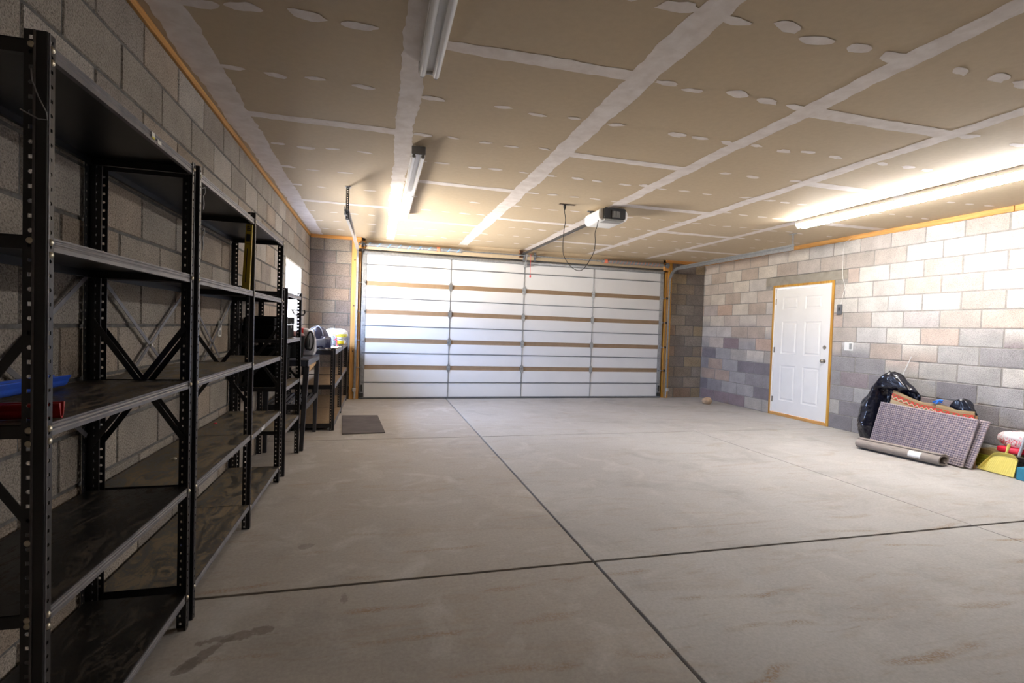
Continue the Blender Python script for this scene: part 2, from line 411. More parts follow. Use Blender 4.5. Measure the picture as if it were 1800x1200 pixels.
def blob(x, y, a, c, ang=0):
    n = 14; sd = random.uniform(0, 99); vs = [(x, y, zc)]
    for i in range(n):
        t = 2*math.pi*i/n; r = 1+.45*noise.noise(Vector((math.cos(t)*1.4+sd, math.sin(t)*1.4, 0)))
        u, v = math.cos(t)*a*r, math.sin(t)*c*r
        vs.append((x+u*math.cos(ang)-v*math.sin(ang), y+u*math.sin(ang)+v*math.cos(ang), zc-.0003))
    b.add(vs, [(0, i+1, (i+1) % n+1) for i in range(n)], 1)
SE = [.12, 1.25, 2.48, 3.65, 4.85, 6.05]
for i, sx in enumerate(SE): ragged((sx, NEAR), (sx, D-.02), (.17, .13, .16, .135, .13, .12)[i], .014)
CR = {0: (1.35, 3.87, 6.38), 1: (2.60, 5.10, 7.04), 2: (1.35, 3.87, 6.44), 3: (2.64, 5.20, 7.70), 4: (1.4, 3.85, 6.35), 5: (2.6, 5.1, 7.6)}
SX = SE+[W]
for c, yy in CR.items():
    for y in yy: ragged((SX[c], y), (SX[c+1], y+random.uniform(-.02, .02)), .10 if c < 3 else .12, .010)
for c in range(6):
    for r in range(-4, 14):
        y = 2.6+r*.62
        if y > D-.1: continue
        if any(abs(y-q) < .2 for q in CR[c]): continue
        for k in range(5):
            x = SX[c]+.14+k*.235+random.uniform(-.03, .03)
            if x > SX[c+1]-.08 or random.random() < .12: continue
            s = random.uniform(.75, 1.2)*(1.3 if y < 3.0 else 1)
            blob(x, y+random.uniform(-.025, .025)-(.012*k if c == 0 else 0), .062*s, random.uniform(.020, .032)*s, random.uniform(-.25, .25))
for k in range(5): blob(.42+k*.17, 2.28-.012*k, .10, .035, random.uniform(-.3, .3))
setting(b.build('ceiling', [M_DRY, M_MUD]), 'unpainted drywall ceiling with taped joints', 'ceiling')

# ---------------------------------------------------------------- timber plates, studs, header
def trim(name, label, fn, m, bev=.003):
    b = MB(); fn(b); o = b.build(name, m, None, bev); setting(o, label, 'wood trim'); return o
trim('trim_1', 'wood top plate along the left wall', lambda b: b.box((-.1, NEAR+.05, 13*CH), (.012, D-.05, H)), M_WOODY)
def rp(b):
    y = NEAR+.05
    for q in (.6, 3.72, 6.9, D-.03): b.box((W-.022, y, 13*CH-.022), (W+.05, q-.008, H)); y = q
trim('trim_2', 'wood top plate along the right wall', rp, M_WOODY)
trim('trim_3', 'wood plate over the left block return', lambda b: b.box((.012, D-.045, 13*CH-.015), (.80, D-.002, H-.002)), M_WOODX)
trim('trim_4', 'wood plate over the right block return', lambda b: b.box((6.47, D-.045, 13*CH-.02), (W-.023, D-.002, H-.002)), M_WOODX)
def stud(b):
    b.box((.652, D-.05, 0), (.745, D+.09, 13*CH-.02)); b.box((.745, D-.01, 0), (.80, D+.09, 2.45))
ls = trim('trim_5', 'wood jamb stud left of the garage door', stud, M_WOODZ)
b = MB()
for z in (2.30, 1.55, .8): b.cyl((.70, D-.054, z), (.70, D-.046, z), .011, 10)
b.build('bolt', M_BLKR, ls)
rs_ = trim('trim_6', 'wood jamb stud right of the garage door', lambda b: (b.box((6.475, D-.01, 0), (6.53, D+.09, 2.45)), b.box((6.53, D-.045, 0), (6.60, D+.09, 13*CH-.022))), M_WOODZ2)
b = MB()
for z in (2.05, 1.45, .75): b.cyl((6.57, D-.049, z), (6.57, D-.040, z), .011, 10)
b.build('bolt', M_BLKR, rs_)
trim('trim_7', 'drywall header above the garage door', lambda b: b.box((.86, D-.012, 2.50), (6.42, D+.09, H-.001)), M_DRY, .001)
trim('trim_8', 'wood spring blocks at both ends of the door header', lambda b: (b.box((.72, D-.055, 2.50), (.86, D-.002, 2.625)), b.box((6.42, D-.055, 2.47), (6.53, D-.002, 2.62))), M_WOODX)
# unseen blocks added behind the header and jambs to keep daylight out
trim('trim_9', 'added unseen daylight block over the garage door', lambda b: b.box((-.1, D+.09, 2.40), (W+.1, D+.2, H+.05)), M_LINTEL)
trim('trim_10', 'added unseen daylight block left of the garage door', lambda b: b.box((.6, D+.09, 0), (.84, D+.2, 2.40)), M_LINTEL)
trim('trim_11', 'added unseen daylight block right of the garage door', lambda b: b.box((6.44, D+.09, 0), (6.7, D+.2, 2.40)), M_LINTEL)

# ---------------------------------------------------------------- garage door
GX0, GX1 = .82, 6.46
gd = bpy.data.objects.new('door_1', None); COL.objects.link(gd); gd.location = (3.64, D, 0)
setting(gd, 'closed sectional garage door with white insulated panels and tan section joints', 'garage door')
ZS = [.004, .533, .985, 1.464, 1.937, 2.412]
for i in range(5):
    z0, z1 = ZS[i], ZS[i+1]
    b = MB(); b.box((GX0, D+.008, z0), (GX1, D+.05, z1-.0015))
    sec = b.build('section', M_TAN, gd)
    lo = .039 if i else .02; hi = .037 if i < 4 else .0
    b = MB(); b.box((GX0+.07, D, z0+lo), (GX1-.09, D+.0085, z1-hi)); b.build('panel_liner', M_SKIN, sec, .002)
    if i: 
        b = MB(); b.box((GX0+.07, D+.004, z0+.012), (GX1-.09, D+.0085, z0+.018)); b.build('joint_line', M_TAN, sec)
    zr = (.281, .776, 1.232, 1.70, 2.25)[i]
    b = MB(); b.prism([(-.009,0),(.009,0),(.006,.014),(-.006,.014)], (GX0+.02, D, zr), (0,0,1), (0,-1,0), (1,0,0), GX1-GX0-.06); b.build('rib', M_GALVD, sec)
b = MB(); b.box((GX0-.02, D+.0505, -.01), (GX1+.02, D+.088, 2.53)); b.build('daylight_seal', M_GALVD, gd)  # unseen sheet added behind the sections to seal out daylight
b = MB(); b.prism([(0,0),(.06,0),(.06,.012),(.045,.035),(.015,.035),(0,.012)], (GX0+.03, D-.001, 2.412), (0,0,1), (0,-1,0), (1,0,0), GX1-GX0-.06); b.build('top_strut', M_GALV, gd)
b = MB(); b.box((GX0, D-.012, .012), (GX1, D+.0, .034)); b.build('bottom_bracket_rail', M_GALVD, gd)
b = MB(); b.prism([(0,0),(.05,0),(.05,.014),(.035,.022),(.015,.022),(0,.014)], (GX0, D-.002, 0), (0,1,0), (0,0,1), (1,0,0), GX1-GX0); b.build('bottom_seal', M_BLKR, gd)
for sx, w in ((2.296, .018), (3.622, .018), (4.972, .018)):
    b = MB()
    for i in range(5): b.box((sx-w/2, D-.006, ZS[i]+.02), (sx+w/2, D, ZS[i+1]-.002))
    b.build('stile', M_GALV, gd, .002)
for sx in (GX0+.035, GX1-.055):
    b = MB(); b.box((sx-.035, D-.008, .03), (sx+.035, D+.002, 2.44)); b.build('end_stile', M_GALV, gd, .002)
for z in ZS[1:5]:
    for sx in (2.296, 3.622, 4.972):
        b = MB(); b.prism([(-.012,-.075),(.012,-.075),(.032,-.03),(.032,.03),(.012,.075),(-.012,.075),(-.032,.03),(-.032,-.03)], (sx, D-.006, z), (1,0,0), (0,0,1), (0,-1,0), .006)
        b.cyl((sx-.03, D-.016, z), (sx+.03, D-.016, z), .006, 8)
        b.build('hinge', M_GALV, gd)
    for sx, e in ((GX0+.03, -1), (GX1-.05, 1)):
        b = MB(); b.box((sx-.03, D-.014, z-.04), (sx+.03, D-.006, z+.04)); b.box((sx-.02, D-.05, z-.012), (sx+.02, D-.012, z+.012))
        b.cyl((sx, D-.04, z), (sx+e*.095, D-.04, z), .0055, 8)
        h = b.build('roller_hinge', M_GALV, gd, .002)
        b = MB(); b.cyl((sx+e*.088, D-.04, z), (sx+e*.104, D-.04, z), .022, 14); b.build('roller', M_DARK, h)
for sx in (GX0+.03, GX1-.05):
    b = MB(); b.box((sx-.03, D-.03, .03), (sx+.03, D-.008, .10)); b.box((sx-.012, D-.035, .12), (sx+.012, D-.008, .24)); b.build('bottom_bracket', M_BLKR, gd, .003)

# tracks
def track(label, tx, e, yh, zend):
    t = thing('door_track', label, 'door track', (tx, D-.04, 0), 'steel garage door tracks')
    # path of the C channel
    R_ = .30; zt = 2.49; pts = [(tx, D-.04, .02), (tx, D-.04, 1.1), (tx, D-.04, zt-R_)]
    for k in range(1, 9):
        a = k/8*math.pi/2; pts.append((tx, D-.04-R_+R_*math.cos(a), zt-R_+R_*math.sin(a)))
    pts.append((tx, yh, zend))
    pts = [Vector(p) for p in pts]
    prof = [(-.014,-.027),(.014,-.027),(.014,-.020),(-.010,-.022),(-.010,.022),(.014,.020),(.014,.027),(-.014,.027)]
    b = MB(); n = len(prof); vs = []
    for i, p in enumerate(pts):
        a = pts[max(i-1, 0)]; c = pts[min(i+1, len(pts)-1)]; d = (c-a).normalized(); U = Vector((-e, 0, 0)); V = d.cross(U)
        vs += [p+U*q[0]+V*q[1] for q in prof]
    fs = [(i*n+k, i*n+(k+1) % n, (i+1)*n+(k+1) % n, (i+1)*n+k) for i in range(len(pts)-1) for k in range(n)]
    fs += [tuple(range(n)), tuple(range((len(pts)-1)*n, len(pts)*n))[::-1]]
    b.add(vs, fs); b.build('rail', M_GALV, t)
    b = MB()
    yb, yf = D-.05, yh; 
    b.prism([(0,0),(.05,0),(.05,.003),(.003,.003),(.003,.03),(0,.03)], (tx+e*.016, yf, zend+.028), (-e,0,0), (0,0,1), (0,1,0), D-.38-yf); b.build('angle_stiffener', M_GALV, t)
    b = MB(); b.box((tx+e*.016, D-.072, .05), (tx+e*.020, D-.004, 2.42)); b.build('wall_angle', M_GALV, t)
    return t
tl = track('galvanised door track left of the garage door, running along the ceiling', .745, -1, 5.50, 2.40)
trk = track('galvanised door track right of the garage door, running along the ceiling', 6.535, 1, 5.72, 2.475)
def perf_strip(b, O, U, Vv, N, w, L, pitch=.0323, r=.0048, sq=True, inset=None, cells=None):
    """perforated strip; U across, Vv along, alternately square and round holes"""
    O, U, Vv = Vector(O), Vector(U), Vector(Vv)
    cx = inset if inset is not None else w/2
    n = int(L/pitch); pitch = L/n; vs = []; fs = []
    idx = {}
    def vid(p):
        k = (round(p[0], 5), round(p[1], 5))
        if k not in idx: idx[k] = len(vs); vs.append(O+U*p[0]+Vv*p[1])
        return idx[k]
    for i in range(n):
        z0, z1 = i*pitch, (i+1)*pitch; zc_ = (z0+z1)/2
        x0, x1 = cx-.013, cx+.013; x0 = max(x0, 0); x1 = min(x1, w)
        outer = [(x0,z0),(cx,z0),(x1,z0),(x1,zc_),(x1,z1),(cx,z1),(x0,z1),(x0,zc_)]
        q = r*(1.0 if (i % 2 and sq) else .0)
        inner = []
        for k, (a, c) in enumerate([(-1,-1),(0,-1),(1,-1),(1,0),(1,1),(0,1),(-1,1),(-1,0)]):
            if i % 2 and sq: inner.append((cx+a*r*.95, zc_+c*r*.95))
            else:
                m = math.hypot(a, c); inner.append((cx+a/m*r*1.1, zc_+c/m*r*1.1))
        for k in range(8):
            k2 = (k+1) % 8; fs.append((vid(outer[k]), vid(outer[k2]), vid(inner[k2]), vid(inner[k])))
        if x0 > 0: fs.append((vid((0,z0)), vid((x0,z0)), vid((x0,zc_)), vid((x0,z1)), vid((0,z1))))
        if x1 < w: fs.append((vid((x1,z0)), vid((w,z0)), vid((w,z1)), vid((x1,z1)), vid((x1,zc_))))
    if U.cross(Vv).dot(Vector(N)) < 0: fs = [f[::-1] for f in fs]
    b.add(vs, fs)
for t, px, y, z0, e in ((tl, .74, 5.58, 2.34, 1), (trk, 6.545, 5.76, 2.45, -1)):
    b = MB(); b2y = y-.0; L = H-.004-z0
    perf_strip(b, (px, y, z0), (1,0,0), (0,0,1), (0,-1,0), .032, L, .024, .005)
    b.build('hanger_strap', M_GALV if e < 0 else M_GALVD, t, 0, .003)
    b = MB(); b.box((px-.01, y-.04, H-.006), (px+.045, y+.05, H-.001)); b.build('hanger_foot', M_GALV, t)

# torsion springs on their shaft
ts = thing('torsion_spring_shaft', 'steel torsion shaft with two springs above the garage door', 'torsion spring', (3.64, D-.09, 2.55))
zs_ = 2.565; ysf = D-.085
b = MB(); b.cyl((.78, ysf, zs_), (6.49, ysf, zs_), .0125, 12); b.build('shaft', M_GALV, ts)
def spring(name, x0, x1, stripe):
    b = MB(); R0 = .030; n = int((x1-x0)/.0115); pts = []
    seg = 12
    for i in range(n*seg+1):
        a = 2*math.pi*i/seg; pts.append((x0+(x1-x0)*i/(n*seg), ysf+R0*math.cos(a), zs_+R0*math.sin(a)))
    b.tube(pts, .0055, 5)
    t = NT('spring_wire_'+stripe[3]); p = t.pos(); x, y, z = t.xyz(p)
    ang = t.math('ARCTAN2', t.math('SUBTRACT', z, zs_), t.math('SUBTRACT', y, ysf))
    f = t.math('FRACT', t.math('ADD', t.math('MULTIPLY', x, 1/stripe[4]), t.math('MULTIPLY', ang, 1/(2*math.pi))))
    m = t.math('LESS_THAN', f, .13)
    c = t.mix(m, (.30,.31,.33), stripe[:3]); t.done(c, .4, .3)
    return b.build(name, t.m, ts)
s1 = spring('spring', .92, 2.44, (.25, .52, .85, 'blue', .165)); s2 = spring('spring', 5.12, 6.33, (.78, .25, .10, 'orange', .075))
for x in (.89, 2.44, 5.09, 6.33):
    b = MB(); b.cyl((x, ysf, zs_), (x+.03, ysf, zs_), .034, 14); b.build('winding_cone', M_GALV, ts, .003)
b = MB(); b.cyl((4.99, ysf, zs_), (5.02, ysf, zs_), .02, 12); b.build('shaft_collar', M_GALV, ts, .003)
_rt = simple('red_tag', (.80,.22,.13), .5, var=.1)
for x, q in ((2.03, s1), (5.135, s2)):
    b = MB(); b.cyl((x, ysf, zs_), (x+.055, ysf, zs_), .0385, 20); b.build('sticker', _rt, q)
for x in (.80, 6.42):
    b = MB(); 
    for k in range(5): b.cyl((x+k*.012, ysf, zs_), (x+k*.012+.008, ysf, zs_), .052-k*.004 if x < 3 else .036+k*.004, 18)
    b.build('cable_drum', M_GALVD, ts, .002)
for x in (.765, 3.60, 3.80, 6.49):
    b = MB(); b.box((x-.02, D-.017, 2.48 if 1 < x < 6 else 2.50), (x+.02, D-.0125, 2.64)); b.box((x-.002, ysf-.02, zs_-.03), (x+.002, D-.014, zs_+.03)); b.cyl((x-.012, ysf, zs_), (x+.012, ysf, zs_), .022, 14)
    b.build('bearing_bracket', M_GALVD, ts)
for x, s in ((.785, 1), (6.502, -1)):
    b = MB(); b.cyl((x, ysf+.045, zs_), (x, D-.02, .10), .002, 6); b.build('lift_cable', M_GALVD, ts)

# safety sensors
for (px, e, lab) in ((.735, 1, 'small grey safety sensor on the left door track near the floor'), (6.545, -1, 'small grey safety sensor on the right door track near the floor')):
    s = thing('safety_sensor', lab, 'sensor', (px, D-.09, .14), 'garage door safety sensors')
    b = MB(); b.box((px-.025, D-.125, .135), (px+.025, D-.085, .195)); b.build('housing', simple('sensor_grey', (.42,.42,.40), .5), s, .005)
    b = MB(); b.cyl((px, D-.127, .165), (px, D-.124, .165), .006, 10); b.build('indicator', simple('sensor_lens', (.8,.08,.05), .3), s)
    b = MB(); b.box((px-.03, D-.086, .14), (px+.03, D-.07, .19)); b.build('bracket', M_GALV, s)
    b = MB(); b.tube([(px, D-.08, .135), (px+.005*e, D-.075, .08), (px, D-.07, .012)], .003, 6); b.build('wire', M_WHITEP, s)

# ---------------------------------------------------------------- side door
sd = bpy.data.objects.new('door_2', None); COL.objects.link(sd); sd.location = (W, 6.37, 0)
setting(sd, 'white six panel door in the right block wall', 'door')
b = MB(); T = .035; xo = W-.012
b.box((xo, DY0, 0), (W+.12, DY0+T, DZ1)); b.box((xo, DY1-T, 0), (W+.12, DY1, DZ1)); b.box((xo, DY0+T, DZ1-T), (W+.12, DY1-T, DZ1))
b.build('frame', M_WOODZ2, sd, .003)
b = MB(); b.box((xo, DY0+T, 0), (W+.12, DY1-T, .045)); b.build('sill', M_WOODY, sd, .003)
a0, a1 = DY0+T, DY1-T
b = MB(); b.box((xo+.004, a0, .045), (W+.11, a0+.022, DZ1-T)); b.box((xo+.004, a1-.022, .045), (W+.11, a1, DZ1-T)); b.box((xo+.004, a0+.022, DZ1-T-.02), (W+.11, a1-.022, DZ1-T)); b.build('jamb', M_WHITE, sd, .002)
ly0, ly1, lz0, lz1 = a0+.025, a1-.025, .05, DZ1-T-.024
xf = W+.006
# leaf with embossed panels, built as a height field of nested rectangles
b = MB(); b.box((xf+.001, ly0, lz0), (xf+.042, ly1, lz1))
wd_ = ly1-ly0; pw = .30*wd_; g = (wd_-2*pw)/3.0
def emb(y0, y1, z0, z1):
    rings = [(0, 0), (.012, .008), (.026, .008), (.042, -.001)]
    vs = []
    for ins, dep in rings:
        vs += [(xf+dep, y0+ins, z0+ins), (xf+dep, y1-ins, z0+ins), (xf+dep, y1-ins, z1-ins), (xf+dep, y0+ins, z1-ins)]
    fs = []
    for r in range(3):
        for k in range(4): fs.append((r*4+k, (r+1)*4+k, (r+1)*4+(k+1) % 4, r*4+(k+1) % 4))
    fs.append((12, 15, 14, 13)); b.add(vs, fs)
leafh = lz1-lz0
rects = []
for (f0, f1) in ((.10, .385), (.475, .735), (.83, .93)):
    for s in (0, 1):
        y0 = ly0+g+s*(pw+g); rects.append((y0, y0+pw, lz0+f0*leafh, lz0+f1*leafh))
ysp = sorted({ly0, ly1, *[q for r in rects for q in r[:2]]}); zsp = sorted({lz0, lz1, *[q for r in rects for q in r[2:]]})
b = MB()
for i in range(len(ysp)-1):
    for k in range(len(zsp)-1):
        cy, cz = (ysp[i]+ysp[i+1])/2, (zsp[k]+zsp[k+1])/2
        if any(r[0] < cy < r[1] and r[2] < cz < r[3] for r in rects): continue
        b.add([(xf, ysp[i], zsp[k]), (xf, ysp[i], zsp[k+1]), (xf, ysp[i+1], zsp[k+1]), (xf, ysp[i+1], zsp[k])], [(0,1,2,3)])
for r in rects: emb(*r)
b.box((xf+.009, ly0, lz0), (xf+.044, ly1, lz1))
leaf = b.build('leaf', M_WHITE, sd)
def knob(name, z, r, depth):
    y = ly0+.065
    b = MB(); b.cyl((xf-.004, y, z), (xf+.001, y, z), r, 20)
    if depth: b.tube([(xf-.004, y, z), (xf-.02, y, z), (xf-.032, y, z), (xf-.045, y, z), (xf-.056, y, z), (xf-.060, y, z)], [.011, .011, .020, .027, .022, .008], 18)
    else: b.box((xf-.018, y-.005, z-.014), (xf-.004, y+.005, z+.014)); b.cyl((xf-.012, y, z), (xf-.004, y, z), r*.75, 16)
    b.build(name, M_BRASS, leaf)
knob('door_knob', .93, .031, 1); knob('deadbolt', 1.13, .030, 0)
for z in (.25, 1.05, 1.83):
    b = MB(); b.cyl((xf-.008, ly1+.003, z-.045), (xf-.008, ly1+.003, z+.045), .006, 10); b.box((xf-.003, ly1-.012, z-.045), (xf+.001, ly1+.012, z+.045)); b.build('hinge', M_BRASS, sd)

# ---------------------------------------------------------------- window
wn = bpy.data.objects.new('window_1', None); COL.objects.link(wn); wn.location = (0, (WY0+WY1)/2, WZ0)
setting(wn, 'white sliding window in the left wall, overexposed daylight outside', 'window')
b = MB(); t_ = .028
b.box((-.19, WY0, WZ0), (.006, WY0+t_, WZ1)); b.box((-.19, WY1-t_, WZ0), (.006, WY1, WZ1)); b.box((-.19, WY0+t_, WZ1-t_), (.006, WY1-t_, WZ1)); b.box((-.19, WY0+t_, WZ0), (.012, WY1-t_, WZ0+t_))
b.build('frame', M_WHITE, wn, .003)
b = MB(); my = 7.02
for (y0, y1, xx) in ((WY0+t_, my+.02, -.10), (my-.02, WY1-t_, -.13)):
    b.box((xx, y0, WZ0+t_), (xx+.025, y0+.035, WZ1-t_)); b.box((xx, y1-.035, WZ0+t_), (xx+.025, y1, WZ1-t_)); b.box((xx, y0+.035, WZ0+t_), (xx+.025, y1-.035, WZ0+t_+.035)); b.box((xx, y0+.035, WZ1-t_-.035), (xx+.025, y1-.035, WZ1-t_))
b.build('sash', M_WHITE, wn, .002)
tg = NT('window_glass')                     # thin clear glazing: straight-through transmission plus a little reflection
_tr = tg.n('ShaderNodeBsdfTransparent'); _gl = tg.n('ShaderNodeBsdfGlossy'); _gl.inputs['Roughness'].default_value = .02
_mx = tg.n('ShaderNodeMixShader'); _mx.inputs[0].default_value = .06
tg.l(_tr.outputs[0], _mx.inputs[1]); tg.l(_gl.outputs[0], _mx.inputs[2]); tg.l(_mx.outputs[0], tg.t.nodes['Material Output'].inputs[0])
M_GLASS = tg.m
b = MB(); b.box((-.10, WY0+t_+.03, WZ0+t_+.03), (-.096, my-.01, WZ1-t_-.03)); b.box((-.125, my+.01, WZ0+t_+.03), (-.121, WY1-t_-.03, WZ1-t_-.03)); b.build('pane', M_GLASS, wn)

# ---------------------------------------------------------------- steel shelving
XF, XB = .372, .014
def post_mesh(name, parent, x, y, ex, ey, L, wx=.042, wy=.028, z0=0):
    """slotted angle post: corner at (x,y); flange along x in direction ex, along y in direction ey"""
    b = MB()
    perf_strip(b, (x, y, z0), (ex,0,0), (0,0,1), (0,-ey,0), wx, L, inset=wx-.014)
    perf_strip(b, (x, y, z0), (0,ey,0), (0,0,1), (-ex,0,0), wy, L, inset=wy-.012, r=.0042)
    o = b.build(name, M_BLACK, parent, 0, .0022)
    b = MB(); b.cyl((x+ex*.022, y-ey*.0015, z0+.01), (x+ex*.022, y-ey*.0015, z0+L), .0028, 6); b.cyl((x-ex*.0012, y+ey*.006, z0+.01), (x-ex*.0012, y+ey*.006, z0+L), .0024, 6)
    b.build('rib', M_LIP, o); return o
def shelf_mesh(parent, y0, y1, z, deck, xf=XF, xb=XB, lip=.031, board=False):
    x0, x1 = xb+.004, xf-.0015
    b = MB(); b.box((x0, y0, z-.0025), (x1-.002, y1, z-.0005)); o = b.build('shelf', deck, parent)
    b = MB()
    pr = [(0,0),(0,-lip),(-.014,-lip),(-.014,-lip+.0015),(-.003,-lip+.0015),(-.003,0)]
    pf = [(0,0),(.0,-.004),(-.002,-.0065),(-.002,-.0085),(0,-.011),(0,-.0135),(-.002,-.016),(-.002,-.018),(0,-.0205),(0,-lip),(-.014,-lip),(-.014,-lip+.0015),(-.004,-lip+.0015),(-.004,0)]
    b.prism(pf, (x1, y0, z), (1,0,0), (0,0,1), (0,1,0), y1-y0)
    b.build('front_lip', M_LIP, o)
    b = MB(); b.prism([(-p[0], p[1]) for p in pr], (x0, y0, z), (1,0,0), (0,0,1), (0,1,0), y1-y0)
    b.prism([(-p[0], p[1]) for p in pr], (x0+.003, y0, z), (0,1,0), (0,0,1), (1,0,0), x1-x0-.008)
    b.prism(pr, (x0+.003, y1, z), (0,1,0), (0,0,1), (1,0,0), x1-x0-.008)
    b.build('side_lip', M_BLACK, o)
    return o
def end_x(parent, y, zc_, dz=.235, xf=XF, xb=XB, s=1):
    for (a, c) in (((xb+.01), (xf-.03)), ((xf-.03), (xb+.01))):
        sh_ = .002*s if a < c else -.002*s
        b = MB(); b.prism([(0,0),(.022,0),(.022,.002),(.002,.002),(.002,.010),(0,.010)], (a, y+sh_, zc_+dz), Vector((.6, 0, .8 if a < c else -.8)).normalized(), (0,s,0), Vector((c-a, 0, -2*dz)).normalized(), Vector((c-a, 0, 2*dz)).length)
        b.build('end_brace', M_BLACK, parent)
def back_x(parent, y0, y1, z0, z1, xb=XB):
    for (a, c) in ((y0, y1), (y1, y0)):
        b = MB(); b.bar((xb+.007+(.003 if a < c else 0), a, z1), (xb+.007+(.003 if a < c else 0), c, z0), .018, .002, (1,0,0)); 
        b.build('back_brace', M_LIP, parent)
    b = MB(); ym, zm = (y0+y1)/2, (z0+z1)/2; b.cyl((xb+.006, ym, zm), (xb+.018, ym, zm), .008, 8); b.build('bolt', M_BOLT, parent)
def bolts(parent, pts):
    for (p, nrm) in pts:
        p, nrm = Vector(p), Vector(nrm); b = MB(); b.tube([p, p+nrm*.002, p+nrm*.0045, p+nrm*.0055], [.0075, .0072, .005, .001], 12); b.build('bolt', M_BOLT, parent)

# unit nearest the camera
ua = thing('shelving_unit', 'tall black steel shelving unit nearest the camera, with blue and red troughs on it', 'shelving unit', (.19, 1.83, 0), 'tall black steel shelving units')
YA0, YA1 = 1.365, 2.300
post_mesh('post', ua, XF, YA0, -1, 1, 1.885); post_mesh('post', ua, XF, YA1, -1, -1, 1.878)
post_mesh('post', ua, XB, YA0, 1, 1, 1.885); post_mesh('post', ua, XB, YA1, 1, -1, 1.878)
ZA = (1.865, 1.436, 1.012, .581, .145)
for z in ZA: shelf_mesh(ua, YA0+.003, YA1-.003, z, M_DECKM if z == 1.012 else M_DECKA)
for y in (YA0+.006, YA1-.010): end_x(ua, y, 1.0)
back_x(ua, YA0+.02, YA1-.02, .80, 1.41)
bolts(ua, [((XF+.001, YA0+.016, z-dz), (1,0,0)) for z in ZA for dz in (.012, .040)]+[((XF-.028, YA0-.001, z-.012), (0,-1,0)) for z in ZA]+[((XF-.028, YA0-.001, z), (0,-1,0)) for z in (.745, .97, .555)]
      +[((XF+.001, YA1-.016, z-.014), (1,0,0)) for z in ZA])
# two-bay unit
ub = thing('shelving_unit', 'two-bay tall black steel shelving unit in the middle of the row on the left', 'shelving unit', (.19, 3.3, 0), 'tall black steel shelving units')
YB = (2.347, 3.318, 4.268)
post_mesh('post', ub, XF, YB[0], -1, 1, 1.885); post_mesh('post', ub, XF, YB[1], -1, 1, 1.90); post_mesh('post', ub, XF, YB[2], -1, -1, 1.88)
post_mesh('post', ub, XB, YB[0], 1, 1, 1.885); post_mesh('post', ub, XB, YB[1], 1, 1, 1.90); post_mesh('post', ub, XB, YB[2], 1, -1, 1.88)
ZB = (1.862, 1.436, 1.010, .574, .150); ZC = (1.874, 1.434, .990, .562, .125)
for z in ZB: shelf_mesh(ub, YB[0]+.003, YB[1]-.002, z, M_DECKB if z < 1.3 else M_DECKA)
for z in ZC: shelf_mesh(ub, YB[1]+.004, YB[2]-.003, z, M_DECKB if z < 1.3 else M_DECKA)
for y in (YB[0]+.006, YB[1]+.006, YB[2]-.010): end_x(ub, y, .985)
back_x(ub, YB[0]+.02, YB[1]-.02, .83, 1.42); back_x(ub, YB[1]+.02, YB[2]-.02, .80, 1.40)
bolts(ub, [((XF+.001, YB[0]+.016, z-dz), (1,0,0)) for z in ZB for dz in (.014,)]+[((XF+.001, YB[1]+.016, z-.014), (1,0,0)) for z in ZB]+[((XF+.001, YB[2]-.016, z-.014), (1,0,0)) for z in ZC])
# narrower, lower unit
ud = thing('shelving_unit', 'shorter black shelving unit holding black cases, next to the workbench', 'shelving unit', (.2, 4.79, 0))
XFD = .385; YD0, YD1 = 4.405, 5.19
post_mesh('post', ud, XFD, YD0, -1, 1, 1.53); post_mesh('post', ud, XFD, YD1, -1, -1, 1.53)
post_mesh('post', ud, XB, YD0, 1, 1, 1.53); post_mesh('post', ud, XB, YD1, 1, -1, 1.53)
ZD = (1.497, 1.112, .722, .372)
for z in ZD: shelf_mesh(ud, YD0+.003, YD1-.003, z, M_DECKB if z < 1.4 else M_DECKA, XFD)
for y in (YD0+.006, YD1-.010): end_x(ud, y, .91, .2, XFD)
back_x(ud, YD0+.02, YD1-.02, .74, 1.09)
# low unit beside the garage door, two bays
ue = thing('low_shelving_unit', 'waist high black shelving unit beside the garage door, bags of salt on it', 'shelving unit', (.36, 7.4, 0))
XFE = .622; YE = (6.215, 7.40, 8.62)
for i, y in enumerate(YE):
    e = -1 if i == 2 else 1
    post_mesh('post', ue, XFE, y, -1, e, .955-.01*i, .05, .035); post_mesh('post', ue, .10, y, 1, e, .955-.01*i, .05, .035)
for (z, k) in ((.935, 0), (.535, 0), (.085, 0), (.935, 1), (.545, 1), (.085, 1)):
    s = shelf_mesh(ue, YE[k]+.003, YE[k+1]-.003, z, M_PLY, XFE, .10, .05)

# ---------------------------------------------------------------- things on and beside the shelves
def trough(name, label, col, p0, p1, w, h, mcol):
    p0, p1 = Vector(p0), Vector(p1); d = (p1-p0).normalized(); u = Vector((0,0,1)).cross(d).normalized(); V = Vector((0,0,1))
    n = 12; out = []; inn = []
    for k in range(n+1):
        a = math.pi*k/n; out.append((-math.cos(a)*w/2, h-math.sin(a)**.7*h)); inn.append((-math.cos(a)*(w/2-.0035), h-math.sin(a)**.7*(h-.0035)))
    pr = [(-w/2-.006, h), *out[1:-1], (w/2+.006, h), (w/2+.006, h+.003), *[(q[0], q[1]+(.003 if i in (0, n) else 0)) for i, q in reversed(list(enumerate(inn)))], (-w/2-.006, h+.003)]
    b = MB(); b.prism(pr, p0, u, V, d, (p1-p0).length, 0, False)
    o = b.build(name, mcol); return recentre(tag(o, label, 'trough'))
trough('plastic_trough', 'blue plastic U-shaped trough on the nearest shelving unit', 0, (.205, 1.392, 1.0525), (.052, 2.06, 1.0165), .042, .036, simple('blue_plastic', (.02,.10,.62), .3))
